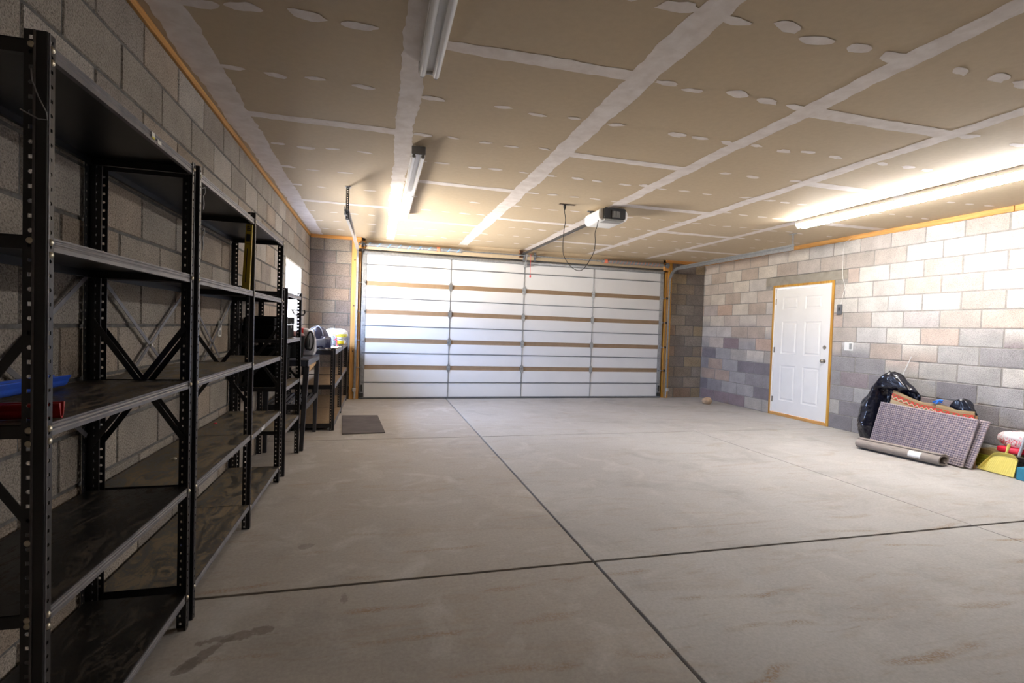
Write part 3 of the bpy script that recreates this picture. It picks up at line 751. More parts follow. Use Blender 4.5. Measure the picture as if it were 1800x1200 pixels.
trough('plastic_trough', 'red plastic U-shaped trough at the shelf edge of the nearest unit', 0, (.07, 1.394, 1.0125), (.362, 1.452, 1.0125), .028, .035, simple('red_plastic', (.40,.012,.01), .35))
# zip tie on the nearest post
b = MB(); b.tube([(.345, 1.362, 1.80), (.352, 1.352, 1.77), (.366, 1.348, 1.735), (.378, 1.353, 1.705), (.378, 1.356, 1.690), (.365, 1.350, 1.688), (.35, 1.346, 1.695), (.335, 1.345, 1.703)], .0016, 6)
b.build('wire_tie', simple('grey_wire', (.25,.25,.26), .4), None); recentre(bpy.context.scene.objects['wire_tie']); tag(bpy.data.objects['wire_tie'], 'twisted wire tie looped through the nearest shelving post', 'wire tie')
for i, z in enumerate((1.80, 1.63)):
    b = MB(); x = XF+.006; y = YB[0]+.022
    b.tube([(x, y, z), (x+.004, y+.018, z+.008), (x+.004, y+.026, z-.010), (x+.002, y+.014, z-.024), (x+.002, y+.006, z-.030), (x+.003, y+.012, z-.06), (x+.003, y+.008, z-.085)], .0022, 6)
    o = b.build('cotter_clip', M_GALV); recentre(o)
    tag(o, ('upper' if i == 0 else 'lower')+' of the two wire clips hanging on a tall shelving post', 'clip', 'wire clips on the shelving post')
# stickers on shelf edges belong to the units
b = MB(); b.box((XF-.001, 1.90, 1.843), (XF+.0006, 1.925, 1.862)); _ws = simple('white_sticker', (.75,.74,.70), .5); b.build('sticker', _ws, ua); b = MB(); b.box((XF-.001, 1.945, 1.839), (XF+.0006, 1.975, 1.852)); b.build('sticker', _ws, ua)
b = MB(); b.box((XF-.001, 1.903, 1.842), (XF+.0009, 1.922, 1.849)); b.build('sticker', simple('yellow_sticker', (.75,.65,.05), .5), ua)
b = MB(); b.box((XF-.001, 3.60, .536), (XF+.0006, 3.70, .558)); b.build('sticker', simple('scuffed_sticker', (.65,.65,.66), .6, var=.5, scale=90), ub)
# yellow level box leaning on middle post
yb = thing('level_box', 'narrow yellow carton standing upright behind the middle tall shelving post', 'carton', (.36, 3.30, 1.437))
b = MB(); b.add([(.322,3.25,1.438),(.364,3.25,1.438),(.364,3.275,1.438),(.322,3.275,1.438),(.332,3.285,1.822),(.366,3.285,1.822),(.366,3.305,1.822),(.332,3.305,1.822)],[(0,3,2,1),(4,5,6,7),(0,1,5,4),(1,2,6,5),(2,3,7,6),(3,0,4,7)])
cb = b.build('carton', simple('yellow_card', (.42,.30,.015), .5), yb, .001)
b = MB()
def lp(u, z): return (.322+.010*(z-1.438)/.384+u*(.042-.008*(z-1.438)/.384), 3.25+.035*(z-1.438)/.384-.001, z)
def lq(u0, u1, z0, z1): b.add([lp(u0,z0), lp(u1,z0), lp(u1,z1), lp(u0,z1)], [(0,1,2,3)])
lq(.18, .80, 1.72, 1.765)
for k in range(3): lq(.2, .85-.1*k, 1.785+k*.011, 1.791+k*.011)
lq(.38, .50, 1.48, 1.68); lq(.2, .9, 1.705, 1.708)
b.build('printing', M_BLKR, cb)
# bits left on the shelves
b = MB(); b.add([(.20,2.72,.1605),(.235,2.70,.168),(.25,2.735,.1612),(.215,2.745,.172),(.19,2.75,.161)],[(0,1,3),(1,2,3),(0,3,4)]); tag(recentre(b.build('paper_scrap', simple('blue_scrap', (.03,.06,.30), .5), None, 0, .001)), 'small crumpled dark blue scrap on the lowest dusty shelf', 'scrap')
b = MB(); b.sphere((.16, 2.75, .583), (.014,.010,.007), 8, 6, fn=lambda d: 1+.3*noise.noise(d*2)); tag(recentre(b.build('pebble', simple('pale_chip', (.6,.55,.45), .8))), 'pale chip of mortar on the dusty shelf below waist height', 'chip')
b = MB(); b.sphere((.06, 3.75, .566), (.012,.018,.004), 8, 6); tag(recentre(b.build('cap', simple('pink_cap', (.7,.05,.08), .4))), 'tiny red cap near the wall on a dusty shelf', 'cap')
# black cases in the short unit
M_CASE = simple('matt_black_case', (.004,.004,.0045), .85, 0, .1, 8, .15)
def case(name, label, a, c, m, handle=True):
    t = thing(name, label, 'case', ((a[0]+c[0])/2, (a[1]+c[1])/2, a[2]))
    zm = a[2]+(c[2]-a[2])*.62
    b = MB(); b.box(a, (c[0], c[1], zm-.002)); b.build('body', m, t, .008)
    b = MB(); b.box((a[0]-.004, a[1]-.004, zm+.001), (c[0]+.004, c[1]+.004, c[2])); ld = b.build('lid', m, t, .01)
    if handle:
        x = c[0]+.004; ym = (a[1]+c[1])/2
        b = MB(); b.box((x, ym-.03, zm-.03), (x+.006, ym-.01, zm+.02)); b.box((x, ym+.08, zm-.03), (x+.006, ym+.10, zm+.02)); b.build('latch', M_GREY, t)
    return t
case('tool_case', 'black case on the second shelf of the shorter unit, nearer the camera', (.06, 4.46, 1.113), (.28, 4.74, 1.285), M_CASE)
case('tool_case', 'black case on the second shelf of the shorter unit, nearer the garage door', (.06, 4.76, 1.113), (.33, 5.13, 1.30), M_CASE)
case('storage_tote', 'large black tote on the third shelf of the shorter unit', (.05, 4.46, .723), (.30, 5.12, 1.04), M_CASE, False)
hk = thing('clamp', 'small black clamp hooked on the far post of the shorter shelving unit', 'clamp', (.39, 5.19, 1.33))
b = MB(); b.tube([(XFD-.075,5.178,1.363),(XFD-.07,5.175,1.345),(XFD-.055,5.17,1.325),(XFD-.01,5.17,1.32),(XFD+.022,5.178,1.325),(XFD+.032,5.18,1.35),(XFD+.025,5.18,1.372)], .007, 8); b.build('jaw', M_BLKR, hk)
b = MB(); b.bar((XFD-.09,5.176,1.368),(XFD-.035,5.176,1.368),.012,.012,(0,1,0)); b.build('handle', M_BLKR, hk)

# workbench of moulded plastic legs
wbn = thing('workbench', 'black plastic legged workbench between the shelving units, slatted shelf below', 'workbench', (.22, 5.71, 0))
zt = .892; M_LEG = simple('dusty_black_plastic', (.030,.030,.036), .5, 0, .3, 12)
by0, by1 = 5.225, 6.195
b = MB(); b.box((.02, by0, zt-.012), (.455, by1, zt)); b.box((.425, by0, zt-.062), (.452, by1, zt-.012)); b.box((.02, by0, zt-.062), (.425, by0+.028, zt-.012)); b.box((.02, by1-.028, zt-.062), (.425, by1, zt-.012)); b.box((.02, by0+.028, zt-.062), (.05, by1-.028, zt-.012)); b.build('bench_top', simple('blue_black_plastic', (.05,.055,.075), .35, 0, .2, 8), wbn, .006)
def leg(x, y, dx, dy):
    b = MB(); w0, w1 = .040, .028
    vs = [(x-w0, y-w0*.6, zt-.062), (x+w0*.3, y-w0*.6, zt-.062), (x+w0*.3, y+w0*.6, zt-.062), (x-w0, y+w0*.6, zt-.062)]
    vs += [(x+dx-w1, y+dy-w1*.6, 0), (x+dx+w1*.3, y+dy-w1*.6, 0), (x+dx+w1*.3, y+dy+w1*.6, 0), (x+dx-w1, y+dy+w1*.6, 0)]
    b.add(vs, [(0,1,2,3),(7,6,5,4),(0,4,5,1),(1,5,6,2),(2,6,7,3),(3,7,4,0)]); b.build('leg', M_LEG, wbn, .005)
leg(.444, by0+.035, -.036, 0); leg(.444, by1-.035, -.02, 0); leg(.085, by0+.035, 0, -.02); leg(.085, by1-.035, 0, .01)
b = MB(); zl = .40
b.box((.42, by0+.05, zl), (.438, by1-.05, zl+.055)); b.box((.05, by0+.05, zl), (.068, by1-.05, zl+.055)); b.box((.068, by0+.05, zl), (.42, by0+.07, zl+.055)); b.box((.068, by1-.07, zl), (.42, by1-.05, zl+.055))
for k in range(7): b.box((.085+k*.048, by0+.07, zl+.035), (.085+k*.048+.024, by1-.07, zl+.048))
b.build('slatted_shelf', M_LEG, wbn, .003)
b = MB()
prof = [(0, 0)]; 
pts = [(by0+.09, zt-.062), (by1-.085, zt-.062), (by1-.085, zt-.10), (by1-.12, zt-.106), (by1-.16, zt-.10), (by1-.22, zt-.116), (by1-.28, zt-.11), (by1-.31, zt-.125), (by1-.42, zt-.118), (by1-.55, zt-.132), (by0+.09, zt-.140)]
b.prism(pts, (.408, 0, 0), (0,1,0), (0,0,1), (1,0,0), .016); b.build('splintered_board', simple('raw_plywood_edge', (.62,.40,.20), .8, 0, .25, 30), wbn)

# on the bench: red, white and black appliance
ap = thing('handheld_vacuum', 'red, white and black handled appliance on the workbench end', 'appliance', (.36, 5.9, .893))
b = MB(); M_APW = simple('pale_grey_plastic', (.62,.62,.66), .3); M_RED = simple('bright_red_plastic', (.62,.02,.015), .35)
b.prism([(0,0),(.11,0),(.125,.05),(.12,.17),(.095,.25),(.05,.285),(0,.30)], (.305, 5.90, .893), (1,0,0), (0,0,1), (0,1,0), .20); b.build('body', M_APW, ap, .015, 0, 3)
b = MB(); b.prism([(-.020,0),(.004,0),(-.004,.295),(-.024,.30)], (.310, 5.895, .893), (1,0,0), (0,0,1), (0,1,0), .21); b.build('red_side', M_RED, ap, .003)
b = MB()
cx, cz = .385, 1.055
b.tube([(cx+math.cos(a)*.034, 5.878-.012*math.cos(a), cz+math.sin(a)*.100) for a in [2*math.pi*k/20 for k in range(20)]], .010, 8, closed=True); b.build('handle', M_DARK, ap)
b = MB(); b.sphere((.352, 5.89, 1.03), (.030, .03, .075), 14, 10); b.build('motor_cover', M_DARK, ap)
b = MB(); b.tube([(cx+.034+math.cos(a)*.012, 5.872, cz+math.sin(a)*.125) for a in [-1.4+2.8*k/12 for k in range(13)]], .006, 6); b.build('trim_strip', M_APW, ap)
# maroon-lidded black tub just behind
tb = thing('tub', 'black tub with a domed maroon lid under the window', 'tub', (.2, 5.45, .893))
b = MB(); b.tube([(.20,5.62,.893),(.20,5.62,1.10),(.20,5.62,1.115)], [.15,.165,.168], 24); b.build('body', M_CASE, tb)
b = MB(); b.sphere((.20,5.62,1.115), (.165,.165,.055), 24, 10, fn=lambda d: 1 if d.z > 0 else .999); b.build('lid', simple('maroon_plastic', (.12,.015,.025), .35), tb)
# dark blue bag and canister
bg = thing('duffel_bag', 'crumpled navy bag with pale piping on the low shelving unit', 'bag', (.4, 6.45, .937))
b = MB(); b.sphere((.400, 6.47, 1.065), (.120,.14,.135), 28, 18, fn=lambda d: 1+.10*noise.noise(d*2.2)+.05*abs(noise.noise(d*6))); b.build('cloth', simple('navy_cloth', (.045,.05,.11), .55, 0, .4, 10, bump=.6), bg)
b = MB()
for (t0, rad, ph) in ((0, .142, .3), (1, .142, 1.3), (2, .14, 2.2)):
    b.tube([(.400+rad*.86*math.cos(a)*math.cos(ph), 6.47+rad*math.cos(a)*math.sin(ph)*1.12, 1.07+rad*math.sin(a)) for a in [math.pi*(.08+.84*k/16) for k in range(17)]], .006, 6)
b.build('piping', simple('pale_piping', (.50,.52,.62), .5), bg)
cn = thing('canister', 'ribbed dark blue canister lying on its side by the white appliance', 'canister', (.42, 6.35, .937))
b = MB(); b.tube([(.40,6.18,1.025),(.43,6.19,1.025),(.46,6.20,1.03),(.50,6.21,1.03)], [.040,.042,.042,.062], 20); b.build('neck', simple('grey_blue_metal', (.25,.27,.33), .35, .3), cn)
b = MB(); b.tube([(.46,6.24,1.03),(.475,6.24,1.03),(.485,6.245,1.03),(.56,6.25,1.03),(.57,6.25,1.03)], [.066,.072,.066,.066,.060], 24); b.build('drum', simple('dark_blue_plastic', (.03,.035,.10), .3), cn)
b = MB()
for k in range(4): b.box((.475+.02*k,6.172,.995+.012*k),(.487+.02*k,6.178,1.04+.010*k))
b.build('rib', simple('steel_blue', (.22,.24,.36), .4), cn)
# cloth rags under
b = MB(); b.grid(lambda u, v: Vector((.42+.16*u+.03*noise.noise(Vector((u*3, v*3, 1))), 6.22+.14*v, .939+.035*abs(noise.noise(Vector((u*4, v*5, 3)))))), 24, 24); tag(recentre(b.build('rag', simple('grey_rag', (.34,.34,.34), .8, bump=.5), None, 0, .003)), 'crumpled grey rag at the near end of the low shelving unit', 'rag')
# bags of salt on the low unit
def sack(name, label, c, r, m, sd, cat='bag', grp=None, rz=0, press=.5):
    b = MB(); ca, sa = math.cos(rz), math.sin(rz)
    def fn(d):
        def se(v, e): return math.copysign(abs(v)**e, v)
        q = Vector((se(d.x, .55), se(d.y, .55), se(d.z, .7)))
        k = q.length
        return k/1.0*(1+.05*noise.noise(d*3+Vector((sd,0,0)))+.025*abs(noise.noise(d*9+Vector((sd,0,0)))))*.80
    b.sphere((0,0,0), r, 40, 24, fn=fn)
    for v in b.v:
        v.z = max(v.z, -r[2]*.72) ; x, y = v.x, v.y; v.x, v.y = x*ca-y*sa, x*sa+y*ca
    for v in b.v: v += Vector((c[0], c[1], c[2]+r[2]*.72))
    o = b.build(name, m)
    return recentre(tag(o, label, cat, grp))
def sack_mat(name, base, stripe, zlo, zhi, xlo, xhi):
    t = NT(name); x, y, z = t.xyz(t.pos())
    m = t.math('MULTIPLY', t.math('MULTIPLY', t.math('GREATER_THAN', z, zlo), t.math('LESS_THAN', z, zhi)), t.math('MULTIPLY', t.math('GREATER_THAN', x, xlo), t.math('LESS_THAN', x, xhi)))
    n = t.noise(t.pos(), 90, 2)
    pr = t.math('MULTIPLY', m, t.math('GREATER_THAN', n, .60))
    c = t.mix(m, base, stripe); c = t.mix(pr, c, (.08,.09,.05))
    t.bump(t.noise(t.pos(), 22, 4), .4, .008); return t.done(c, .35)
sack('salt_bag', 'lower of the white and yellow plastic bags on the low shelving unit', (.49, 7.85, .937), (.17, .24, .058), sack_mat('salt_bag_plastic_b', (.70,.70,.62), (.80,.68,.02), .955, 1.005, .42, .62), 3, 'bag', 'bags on the low shelving unit')
sack('salt_bag', 'upper of the white and yellow plastic bags on the low shelving unit', (.50, 7.85, 1.032), (.19, .25, .09), sack_mat('salt_bag_plastic_a', (.86,.87,.84), (.82,.78,.08), 1.055, 1.10, .46, .66), 8, 'bag', 'bags on the low shelving unit')
pb = thing('plastic_bag', 'crumpled pale blue plastic bag tied with red tape beside the salt bags', 'bag', (.5, 7.1, .937))
b = MB(); b.sphere((.50, 7.16, 1.010), (.075,.10,.085), 26, 18, fn=lambda d: 1+.25*abs(noise.noise(d*3))-.1+.1*noise.noise(d*8)); b.build('bag_body', simple('pale_blue_film', (.38,.52,.62), .2, 0, .2, 20, bump=.5), pb)
b = MB(); b.tube([(.55,7.04,1.09),(.57,7.02,1.06),(.55,7.02,1.04),(.58,7.02,1.03),(.57,7.02,.99),(.58,7.02,.96),(.57,7.02,.945)], .007, 6); b.build('red_tape', simple('red_tape', (.7,.03,.06), .4), pb)
b = MB(); b.grid(lambda u, v: Vector((.45+.16*u, 6.62+.42*v, .945+.012*abs(noise.noise(Vector((u*5, v*6, 2)))))), 20, 24); tag(recentre(b.build('paper_sheet', simple('crumpled_white_paper', (.78,.76,.78), .6, bump=.4), None, 0, .002)), 'crumpled white paper on the low shelving unit top', 'paper')

# rubber mat on floor
b = MB(); b.add([(.655,7.17,.001),(1.12,7.14,.001),(1.205,6.01,.001),(.73,5.97,.001),(.655,7.17,.013),(1.12,7.14,.013),(1.205,6.01,.013),(.73,5.97,.013)], [(0,3,2,1)[::-1],(4,5,6,7)[::-1],(0,1,5,4)[::-1],(1,2,6,5)[::-1],(2,3,7,6)[::-1],(3,0,4,7)[::-1]])
tag(recentre(b.build('rubber_mat', simple('dusty_rubber', (.095,.080,.078), .8, 0, .35, 5, bump=.2), None, .003)), 'dark grey rubber mat flat on the floor by the garage door', 'mat')
# rock
b = MB(); b.sphere((6.90, 7.93, .062), (.095,.075,.066), 22, 14, fn=lambda d: 1+.16*noise.noise(d*1.6)+.04*noise.noise(d*5)); tag(recentre(b.build('rock', simple('sandstone', (.46,.33,.22), .85, 0, .25, 14, bump=.5))), 'rounded brown rock on the floor near the far right corner', 'rock')

# ---------------------------------------------------------------- light fixtures
def fixture(label, cx, y0, y1, zt_, lit, cover_end=None, twin=2, w=.105, on_mat=None):
    t = thing('fluorescent_fixture', label, 'light fixture', (cx, (y0+y1)/2, H), 'fluorescent strip fixtures')
    b = MB(); b.prism([(-w*.28,0),(w*.28,0),(w*.5,-.030),(w*.5,-.044),(w*.2,-.050),(-w*.2,-.050),(-w*.5,-.044),(-w*.5,-.030)][::-1], (cx, y0, H-.001), (1,0,0), (0,0,1), (0,1,0), y1-y0); b.build('housing', M_FIX, t)
    for y, e in ((y0, -1), (y1, 1)):
        b = MB(); b.box((cx-w/2-.003, y-.004, H-.068), (cx+w/2+.003, y+.010, H-.004)); b.build('end_cap', M_GREY if y == cover_end else M_FIX, t, .005)
    ym = (y0+y1)/2; runs = [(y0, ym), (ym, y1)] if twin == 2 else [(y0, y1)]
    zt2 = H-.078; dx = w*.34
    for i, (a, c) in enumerate(runs):
        for s in (-1, 1):
            on = (i, s) in lit
            b = MB(); b.cyl((cx+s*dx, a+.022, zt2), (cx+s*dx, c-.022, zt2), .0165 if twin == 2 else .019, 14); b.build('tube', (on_mat or M_TUBEON) if on else M_TUBEOFF, t)
            for yy in (a+.012, c-.012):
                b = MB(); b.box((cx+s*dx-.010, yy-.008, zt2-.014), (cx+s*dx+.010, yy+.008, H-.045)); b.build('socket', M_GREY, t, .002)
    return t
fixture('unlit twin tube fixture overhead, cut off by the top of the photo', 1.325, .35, 2.79, 0, (), None, 1)
fixture('twin tube fixture above the left door track, partly lit', 1.372, 4.10, 6.62, 0, ((1, -1),), 4.10, 2, .105, M_TUBEDIM)
fixture('brightly lit strip fixture on the right side of the ceiling', 6.02, 2.62, 5.10, 0, ((0,-1),(0,1),(1,-1),(1,1)), None, 2)

# ---------------------------------------------------------------- opener
op = thing('garage_door_opener', 'white and black garage door opener hung from the ceiling', 'garage door opener', (3.66, 5.45, 2.6))
ox0, ox1, oy0, oy1, oz0, oz1 = 3.47, 3.83, 5.28, 5.72, 2.515, 2.655
b = MB()
def rrect(x0, x1, z0, z1, r, n=5):
    pts = []
    for (cx, cz, a0_) in ((x1-r, z1-r, 0), (x0+r, z1-r, 90), (x0+r, z0+r, 180), (x1-r, z0+r, 270)):
        for k in range(n+1):
            a = math.radians(a0_+90*k/n); pts.append((cx+r*math.cos(a), cz+r*math.sin(a)))
    return pts
b.prism(rrect(ox0, ox1, oz0, oz1, .05), (0, oy0+.03, 0), (1,0,0), (0,0,1), (0,1,0), oy1-oy0-.03, 0, True); b.build('housing', M_WHITEP, op, .012)
b = MB(); b.prism(rrect(ox0+.055, ox1-.04, oz0+.022, oz1+.004, .02), (0, oy0, 0), (1,0,0), (0,0,1), (0,1,0), .04, 0, False); pnl = b.build('rear_panel', M_DARK, op, .006)
b = MB(); b.box((ox0+.14, oy0-.012, oz0+.02), (ox0+.25, oy0, oz1-.02)); b.build('vent_block', M_DARK, pnl, .004)
b = MB()
for k in range(7): b.box((ox0+.148+k*.014, oy0-.0145, oz0+.035), (ox0+.155+k*.014, oy0-.0115, oz1-.035))
b.build('vent_slot', M_GREY, pnl)
b = MB(); b.box((ox0+.06, oy0+.0, oz0-.004), (ox1-.06, oy0+.14, oz0+.02)); b.build('light_lens', M_GREY, op, .005)
b = MB(); b.box((3.46, 5.60, H-.012), (3.84, 5.63, H-.001))
for x in (3.50, 3.80): b.box((x-.012, 5.604, oz1-.01), (x+.012, 5.608, H-.002))
b.build('hanger_bracket', M_GALVD, op)
b = MB(); b.box((3.575, oy1-.02, 2.575), (3.60+.012, D-.06, 2.60)); rl = b.build('rail', M_DARK, op, .002)
for v in rl.data.vertices:
    if v.co.y > 2: v.co.x -= .04; v.co.z += .0
b = MB(); b.box((3.50, D-.075, 2.53), (3.506, D-.013, 2.66)); b.box((3.50, D-.018, 2.53), (3.58, D-.0125, 2.66)); b.build('header_bracket', simple('rust_brown_steel', (.16,.08,.04), .6), op)
b = MB(); b.tube([(3.60, D-.22, 2.57), (3.605, D-.16, 2.50), (3.615, D-.09, 2.44)], .010, 8); b.box((3.60, D-.10, 2.36), (3.64, D-.012, 2.45)); b.build('door_arm', M_GALV, op)
b = MB(); b.cyl((3.655, D-.25, 2.57), (3.655, D-.25, 2.19), .0025, 6); pc = b.build('release_cord', simple('red_cord', (.75,.05,.04), .5), op)
b = MB(); b.cyl((3.655, D-.25, 2.165), (3.655, D-.25, 2.20), .014, 10); b.build('release_handle', simple('red_handle', (.8,.03,.03), .4), pc)
b = MB()
cp = [(3.10,5.42,H-.02),(3.10,5.42,2.60),(3.115,5.42,2.50),(3.10,5.42,2.38),(3.095,5.42,2.20),(3.115,5.42,2.09),(3.19,5.41,1.99),(3.27,5.40,1.945),(3.335,5.39,1.96),(3.40,5.38,2.05),(3.455,5.37,2.17),(3.465,5.37,2.28),(3.455,5.36,2.38),(3.475,5.36,2.45),(3.49,5.36,2.53)]
fine = []
for i in range(len(cp)-1):
    p0 = Vector(cp[max(i-1,0)]); p1 = Vector(cp[i]); p2 = Vector(cp[i+1]); p3 = Vector(cp[min(i+2,len(cp)-1)])
    for k in range(4):
        t = k/4; fine.append(.5*((2*p1)+(p2-p0)*t+(2*p0-5*p1+4*p2-p3)*t*t+(3*p1-p0-3*p2+p3)*t**3))
fine.append(Vector(cp[-1])); b.tube(fine, .0042, 8); cd_ = b.build('power_cord', M_BLKR, op)
b = MB(); b.tube([(3.10,5.42,H-.004),(3.10,5.42,H-.03),(3.10,5.42,H-.06)], [.016,.015,.007], 10); b.build('plug', M_BLKR, cd_)
ot = thing('ceiling_outlet', 'ceiling outlet hole with the black opener plug in it', 'outlet', (3.11, 5.42, H))
b = MB(); b.box((3.03, 5.39, H-.004), (3.22, 5.43, H-.0018)); b.build('ragged_opening', simple('cut_edge_brown', (.10,.06,.04), .9), ot)
b = MB(); b.box((3.07, 5.392, H-.008), (3.15, 5.428, H-.0042)); b.build('receptacle', M_DARK, ot, .002)

# ---------------------------------------------------------------- wall devices
sw = thing('light_switch', 'white wall plate with a grey dimmer right of the white door', 'switch', (W, 5.53, 1.10))
b = MB(); b.box((W-.007, 5.462, 1.105), (W-.001, 5.595, 1.222)); b.build('plate', M_WHITEP, sw, .003)
b = MB(); b.box((W-.014, 5.478, 1.125), (W-.007, 5.515, 1.205)); b.build('dimmer', M_GREY, sw, .002)
b = MB(); b.box((W-.011, 5.545, 1.14), (W-.007, 5.565, 1.185)); b.build('toggle', M_WHITEP, sw, .002)
wc = thing('opener_wall_button', 'dark grey wall button with a white wire, right of the door', 'wall button', (W, 5.69, 1.62))
b = MB(); b.box((W-.026, 5.655, 1.60), (W-.001, 5.725, 1.745)); b.build('housing', simple('slate_plastic', (.10,.105,.12), .5), wc, .006)
b = MB(); b.box((W-.029, 5.672, 1.655), (W-.026, 5.70, 1.70)); b.build('push_button', M_BLKR, wc, .002)
b = MB(); b.tube([(W-.012,5.672,1.745),(W-.010,5.664,1.80),(W-.012,5.645,1.90),(W-.008,5.625,1.97),(W-.008,5.64,2.03),(W-.008,5.665,2.10),(W-.008,5.675,2.20),(W-.008,5.68,2.40),(W-.008,5.685,2.50),(W-.01,5.67,2.56),(W-.028,5.64,2.605),(W-.026,5.55,2.64)], .0028, 6); b.build('wire', M_WHITEP, wc)
ol = thing('outlet_plate', 'white outlet plate on the left wall behind the shelving', 'outlet', (0, 4.02, 1.13))
b = MB(); b.box((.0012, 3.985, 1.135), (.007, 4.055, 1.25)); b.build('plate', M_WHITEP, ol, .002)
b = MB(); b.box((.007, 4.006, 1.15), (.009, 4.034, 1.182)); b.box((.007, 4.006, 1.20), (.009, 4.034, 1.232)); b.build('socket', M_GREY, ol)

# ---------------------------------------------------------------- the pile against the right wall
def bag_mat(name, col):
    t = NT(name); n = t.noise(t.pos(), 6, 3, .5, .8)
    t.bump(n, .7, .04); return t.done(col, .18, 0, .6)
M_BAG = bag_mat('black_bin_liner', (.005,.006,.014)); 
def trash(name, label, c, r, top, sd, tie=None):
    t = thing(name, label, 'trash bag', (c[0], c[1], 0), 'black trash bags by the right wall')
    b = MB(); seg, rings = 64, 44; vs = []
    for i in range(rings+1):
        h = i/rings
        for k in range(seg):
            a = 2*math.pi*k/seg; d = Vector((math.cos(a), math.sin(a), h*1.6))
            w = (1-h)**.36*(.80+.35*math.sin(min(h*2.2, 1)*1.5)) if h < 1 else 0
            w = max(w*1.0, .0)
            rg = abs(noise.noise(d*2.1+Vector((sd,0,0)))); rg2 = abs(noise.noise(Vector((a*2.4, h*5, sd)))); rg3 = abs(noise.noise(Vector((math.cos(a)*6, math.sin(a)*6, h*9+sd))))
            m = w*(1.03-.28*rg-.12*rg2-.07*rg3)
            lean = h*h
            z = h*top*(1+.03*noise.noise(d*2))
            x = c[0]+m*r[0]*math.cos(a)+lean*r[2]; y = c[1]+m*r[1]*math.sin(a)*(1+(.55*math.exp(-((h-.72)/.13)**2) if top > .8 and math.sin(a) < 0 else 0))+lean*r[3]
            k1 = min(1, max(0, (5.0-y)/.2)); lim = 6.6+(.53+.02*z)*k1 if z < .68 else 6.6+.45*k1
            vs.append((min(max(x, lim), W-.012), y, max(z, 0.001)))
    fs = [(i*seg+k, i*seg+(k+1) % seg, (i+1)*seg+(k+1) % seg, (i+1)*seg+k) for i in range(rings) for k in range(seg)]
    fs.append(tuple(range(seg))[::-1]); b.add(vs, fs, 0, True); b.build('bag_body', M_BAG, t)
    return t
tr1 = trash('trash_bag', 'tall black trash bag slumped against the wall behind the rugs', (7.12, 4.80), (.25, .31, .0, -.10), .88, 2.3)
b = MB(); b.tube([(7.10,4.72,.84),(7.10,4.74,.87),(7.10,4.735,.90)], [.03,.015,.004], 8); b.build('twisted_neck', M_BAG, tr1)
tr2 = trash('trash_bag', 'smaller black trash bag with a blue tie, right of the patterned rug', (7.16, 4.00), (.17, .20, .02, -.02), .66, 7.9)
b = MB(); b.tube([(7.08,4.12,.60),(7.07,4.16,.62),(7.06,4.20,.595),(7.07,4.17,.585),(7.06,4.13,.63),(7.06,4.10,.625)], .009, 6); b.build('blue_tie', simple('blue_tie', (.02,.22,.85), .35), tr2)
b = MB(); b.cyl((W-.05, 4.80, .68), (W-.022, 4.665, 1.075), .0045, 8); tag(recentre(b.build('white_stick', M_WHITEP)), 'thin white rod leaning on the wall above the tall trash bag', 'rod')

def leaning(p00, p10, p01, p11):
    p00, p10, p01, p11 = map(Vector, (p00, p10, p01, p11))
    def f(u, v): return (p00*(1-u)+p10*u)*(1-v)+(p01*(1-u)+p11*u)*v
    n = (p10-p00).cross(p01-p00).normalized()
    if n.x > 0: n = -n
    return f, n
# waffle rug folded double
def waffle(parent, name, P, off, cu, cv, mat):
    f, n = leaning(*P); b = MB(); nu, nv = cu*4, cv*4
    def g(u, v):
        h = (abs(math.sin(math.pi*u*cu))**.6)*(abs(math.sin(math.pi*v*cv))**.6)*.009
        sag = .012*math.sin(u*5+1)*v
        return f(u, v)+n*(h+off+sag)
    b.grid(g, nu, nv); b.grid(lambda u, v: f(1-u, v)+n*(off-.012+.012*math.sin((1-u)*5+1)*v), 30, 12)
    def edge(us, vs_):
        pts = [g(u, v) for u, v in zip(us, vs_)]; q = [f(u, v)+n*(off-.012+.012*math.sin(u*5+1)*v) for u, v in zip(us, vs_)]
        b.add(pts+q, [(i, i+1, len(pts)+i+1, len(pts)+i) for i in range(len(pts)-1)], 0, True)
    k = nu; edge([i/k for i in range(k+1)], [1]*(k+1)); edge([i/k for i in range(k+1)], [0]*(k+1)); k = nv; edge([0]*(k+1), [i/k for i in range(k+1)]); edge([1]*(k+1), [i/k for i in range(k+1)])
    return b.build(name, mat, parent)
def waffle_mat():
    t = NT('waffle_weave'); p = t.pos(); g = t.n('ShaderNodeNewGeometry'); pt_ = g.outputs['Pointiness']
    n = t.noise(p, 40, 3); c = t.mix(t.ramp(n, [(.4, 0.0), (.6, 1.0)]), (.40,.335,.335), (.29,.25,.29))
    c = t.mix(t.ramp(pt_, [(.46, 1.0), (.51, 0.0)]), c, (.05,.05,.09)); t.bump(t.noise(p, 220, 2), .6, .004); return t.done(c, .95, 0, .1)
M_WAF = waffle_mat()
wr = thing('waffle_rug', 'folded grey and mauve waffle weave rug leaning on the pile', 'rug', (6.95, 4.25, 0))
WP = ((6.985, 4.86, .012), (6.795, 3.705, .012), (7.035, 4.765, .515), (7.03, 3.735, .487))
waffle(wr, 'front_fold', WP, 0, 46, 22, M_WAF)
WP2 = ((7.015, 4.80, .012), (6.82, 3.655, .012), (7.07, 4.72, .505), (7.06, 3.665, .480))
waffle(wr, 'rear_fold', WP2, -.012, 46, 22, M_WAF)
# brown backing board behind
b = MB(); f, n = leaning((7.04,4.90,.006),(6.90,3.66,.006),(7.09,4.86,.42),(7.10,3.79,.515)); b.grid(lambda u, v: f(u, v), 4, 4); tag(recentre(b.build('brown_mat', simple('brown_jute', (.30,.17,.09), .9, bump=.4), None, 0, .010)), 'brown backed mat showing at both sides behind the waffle rug', 'mat')
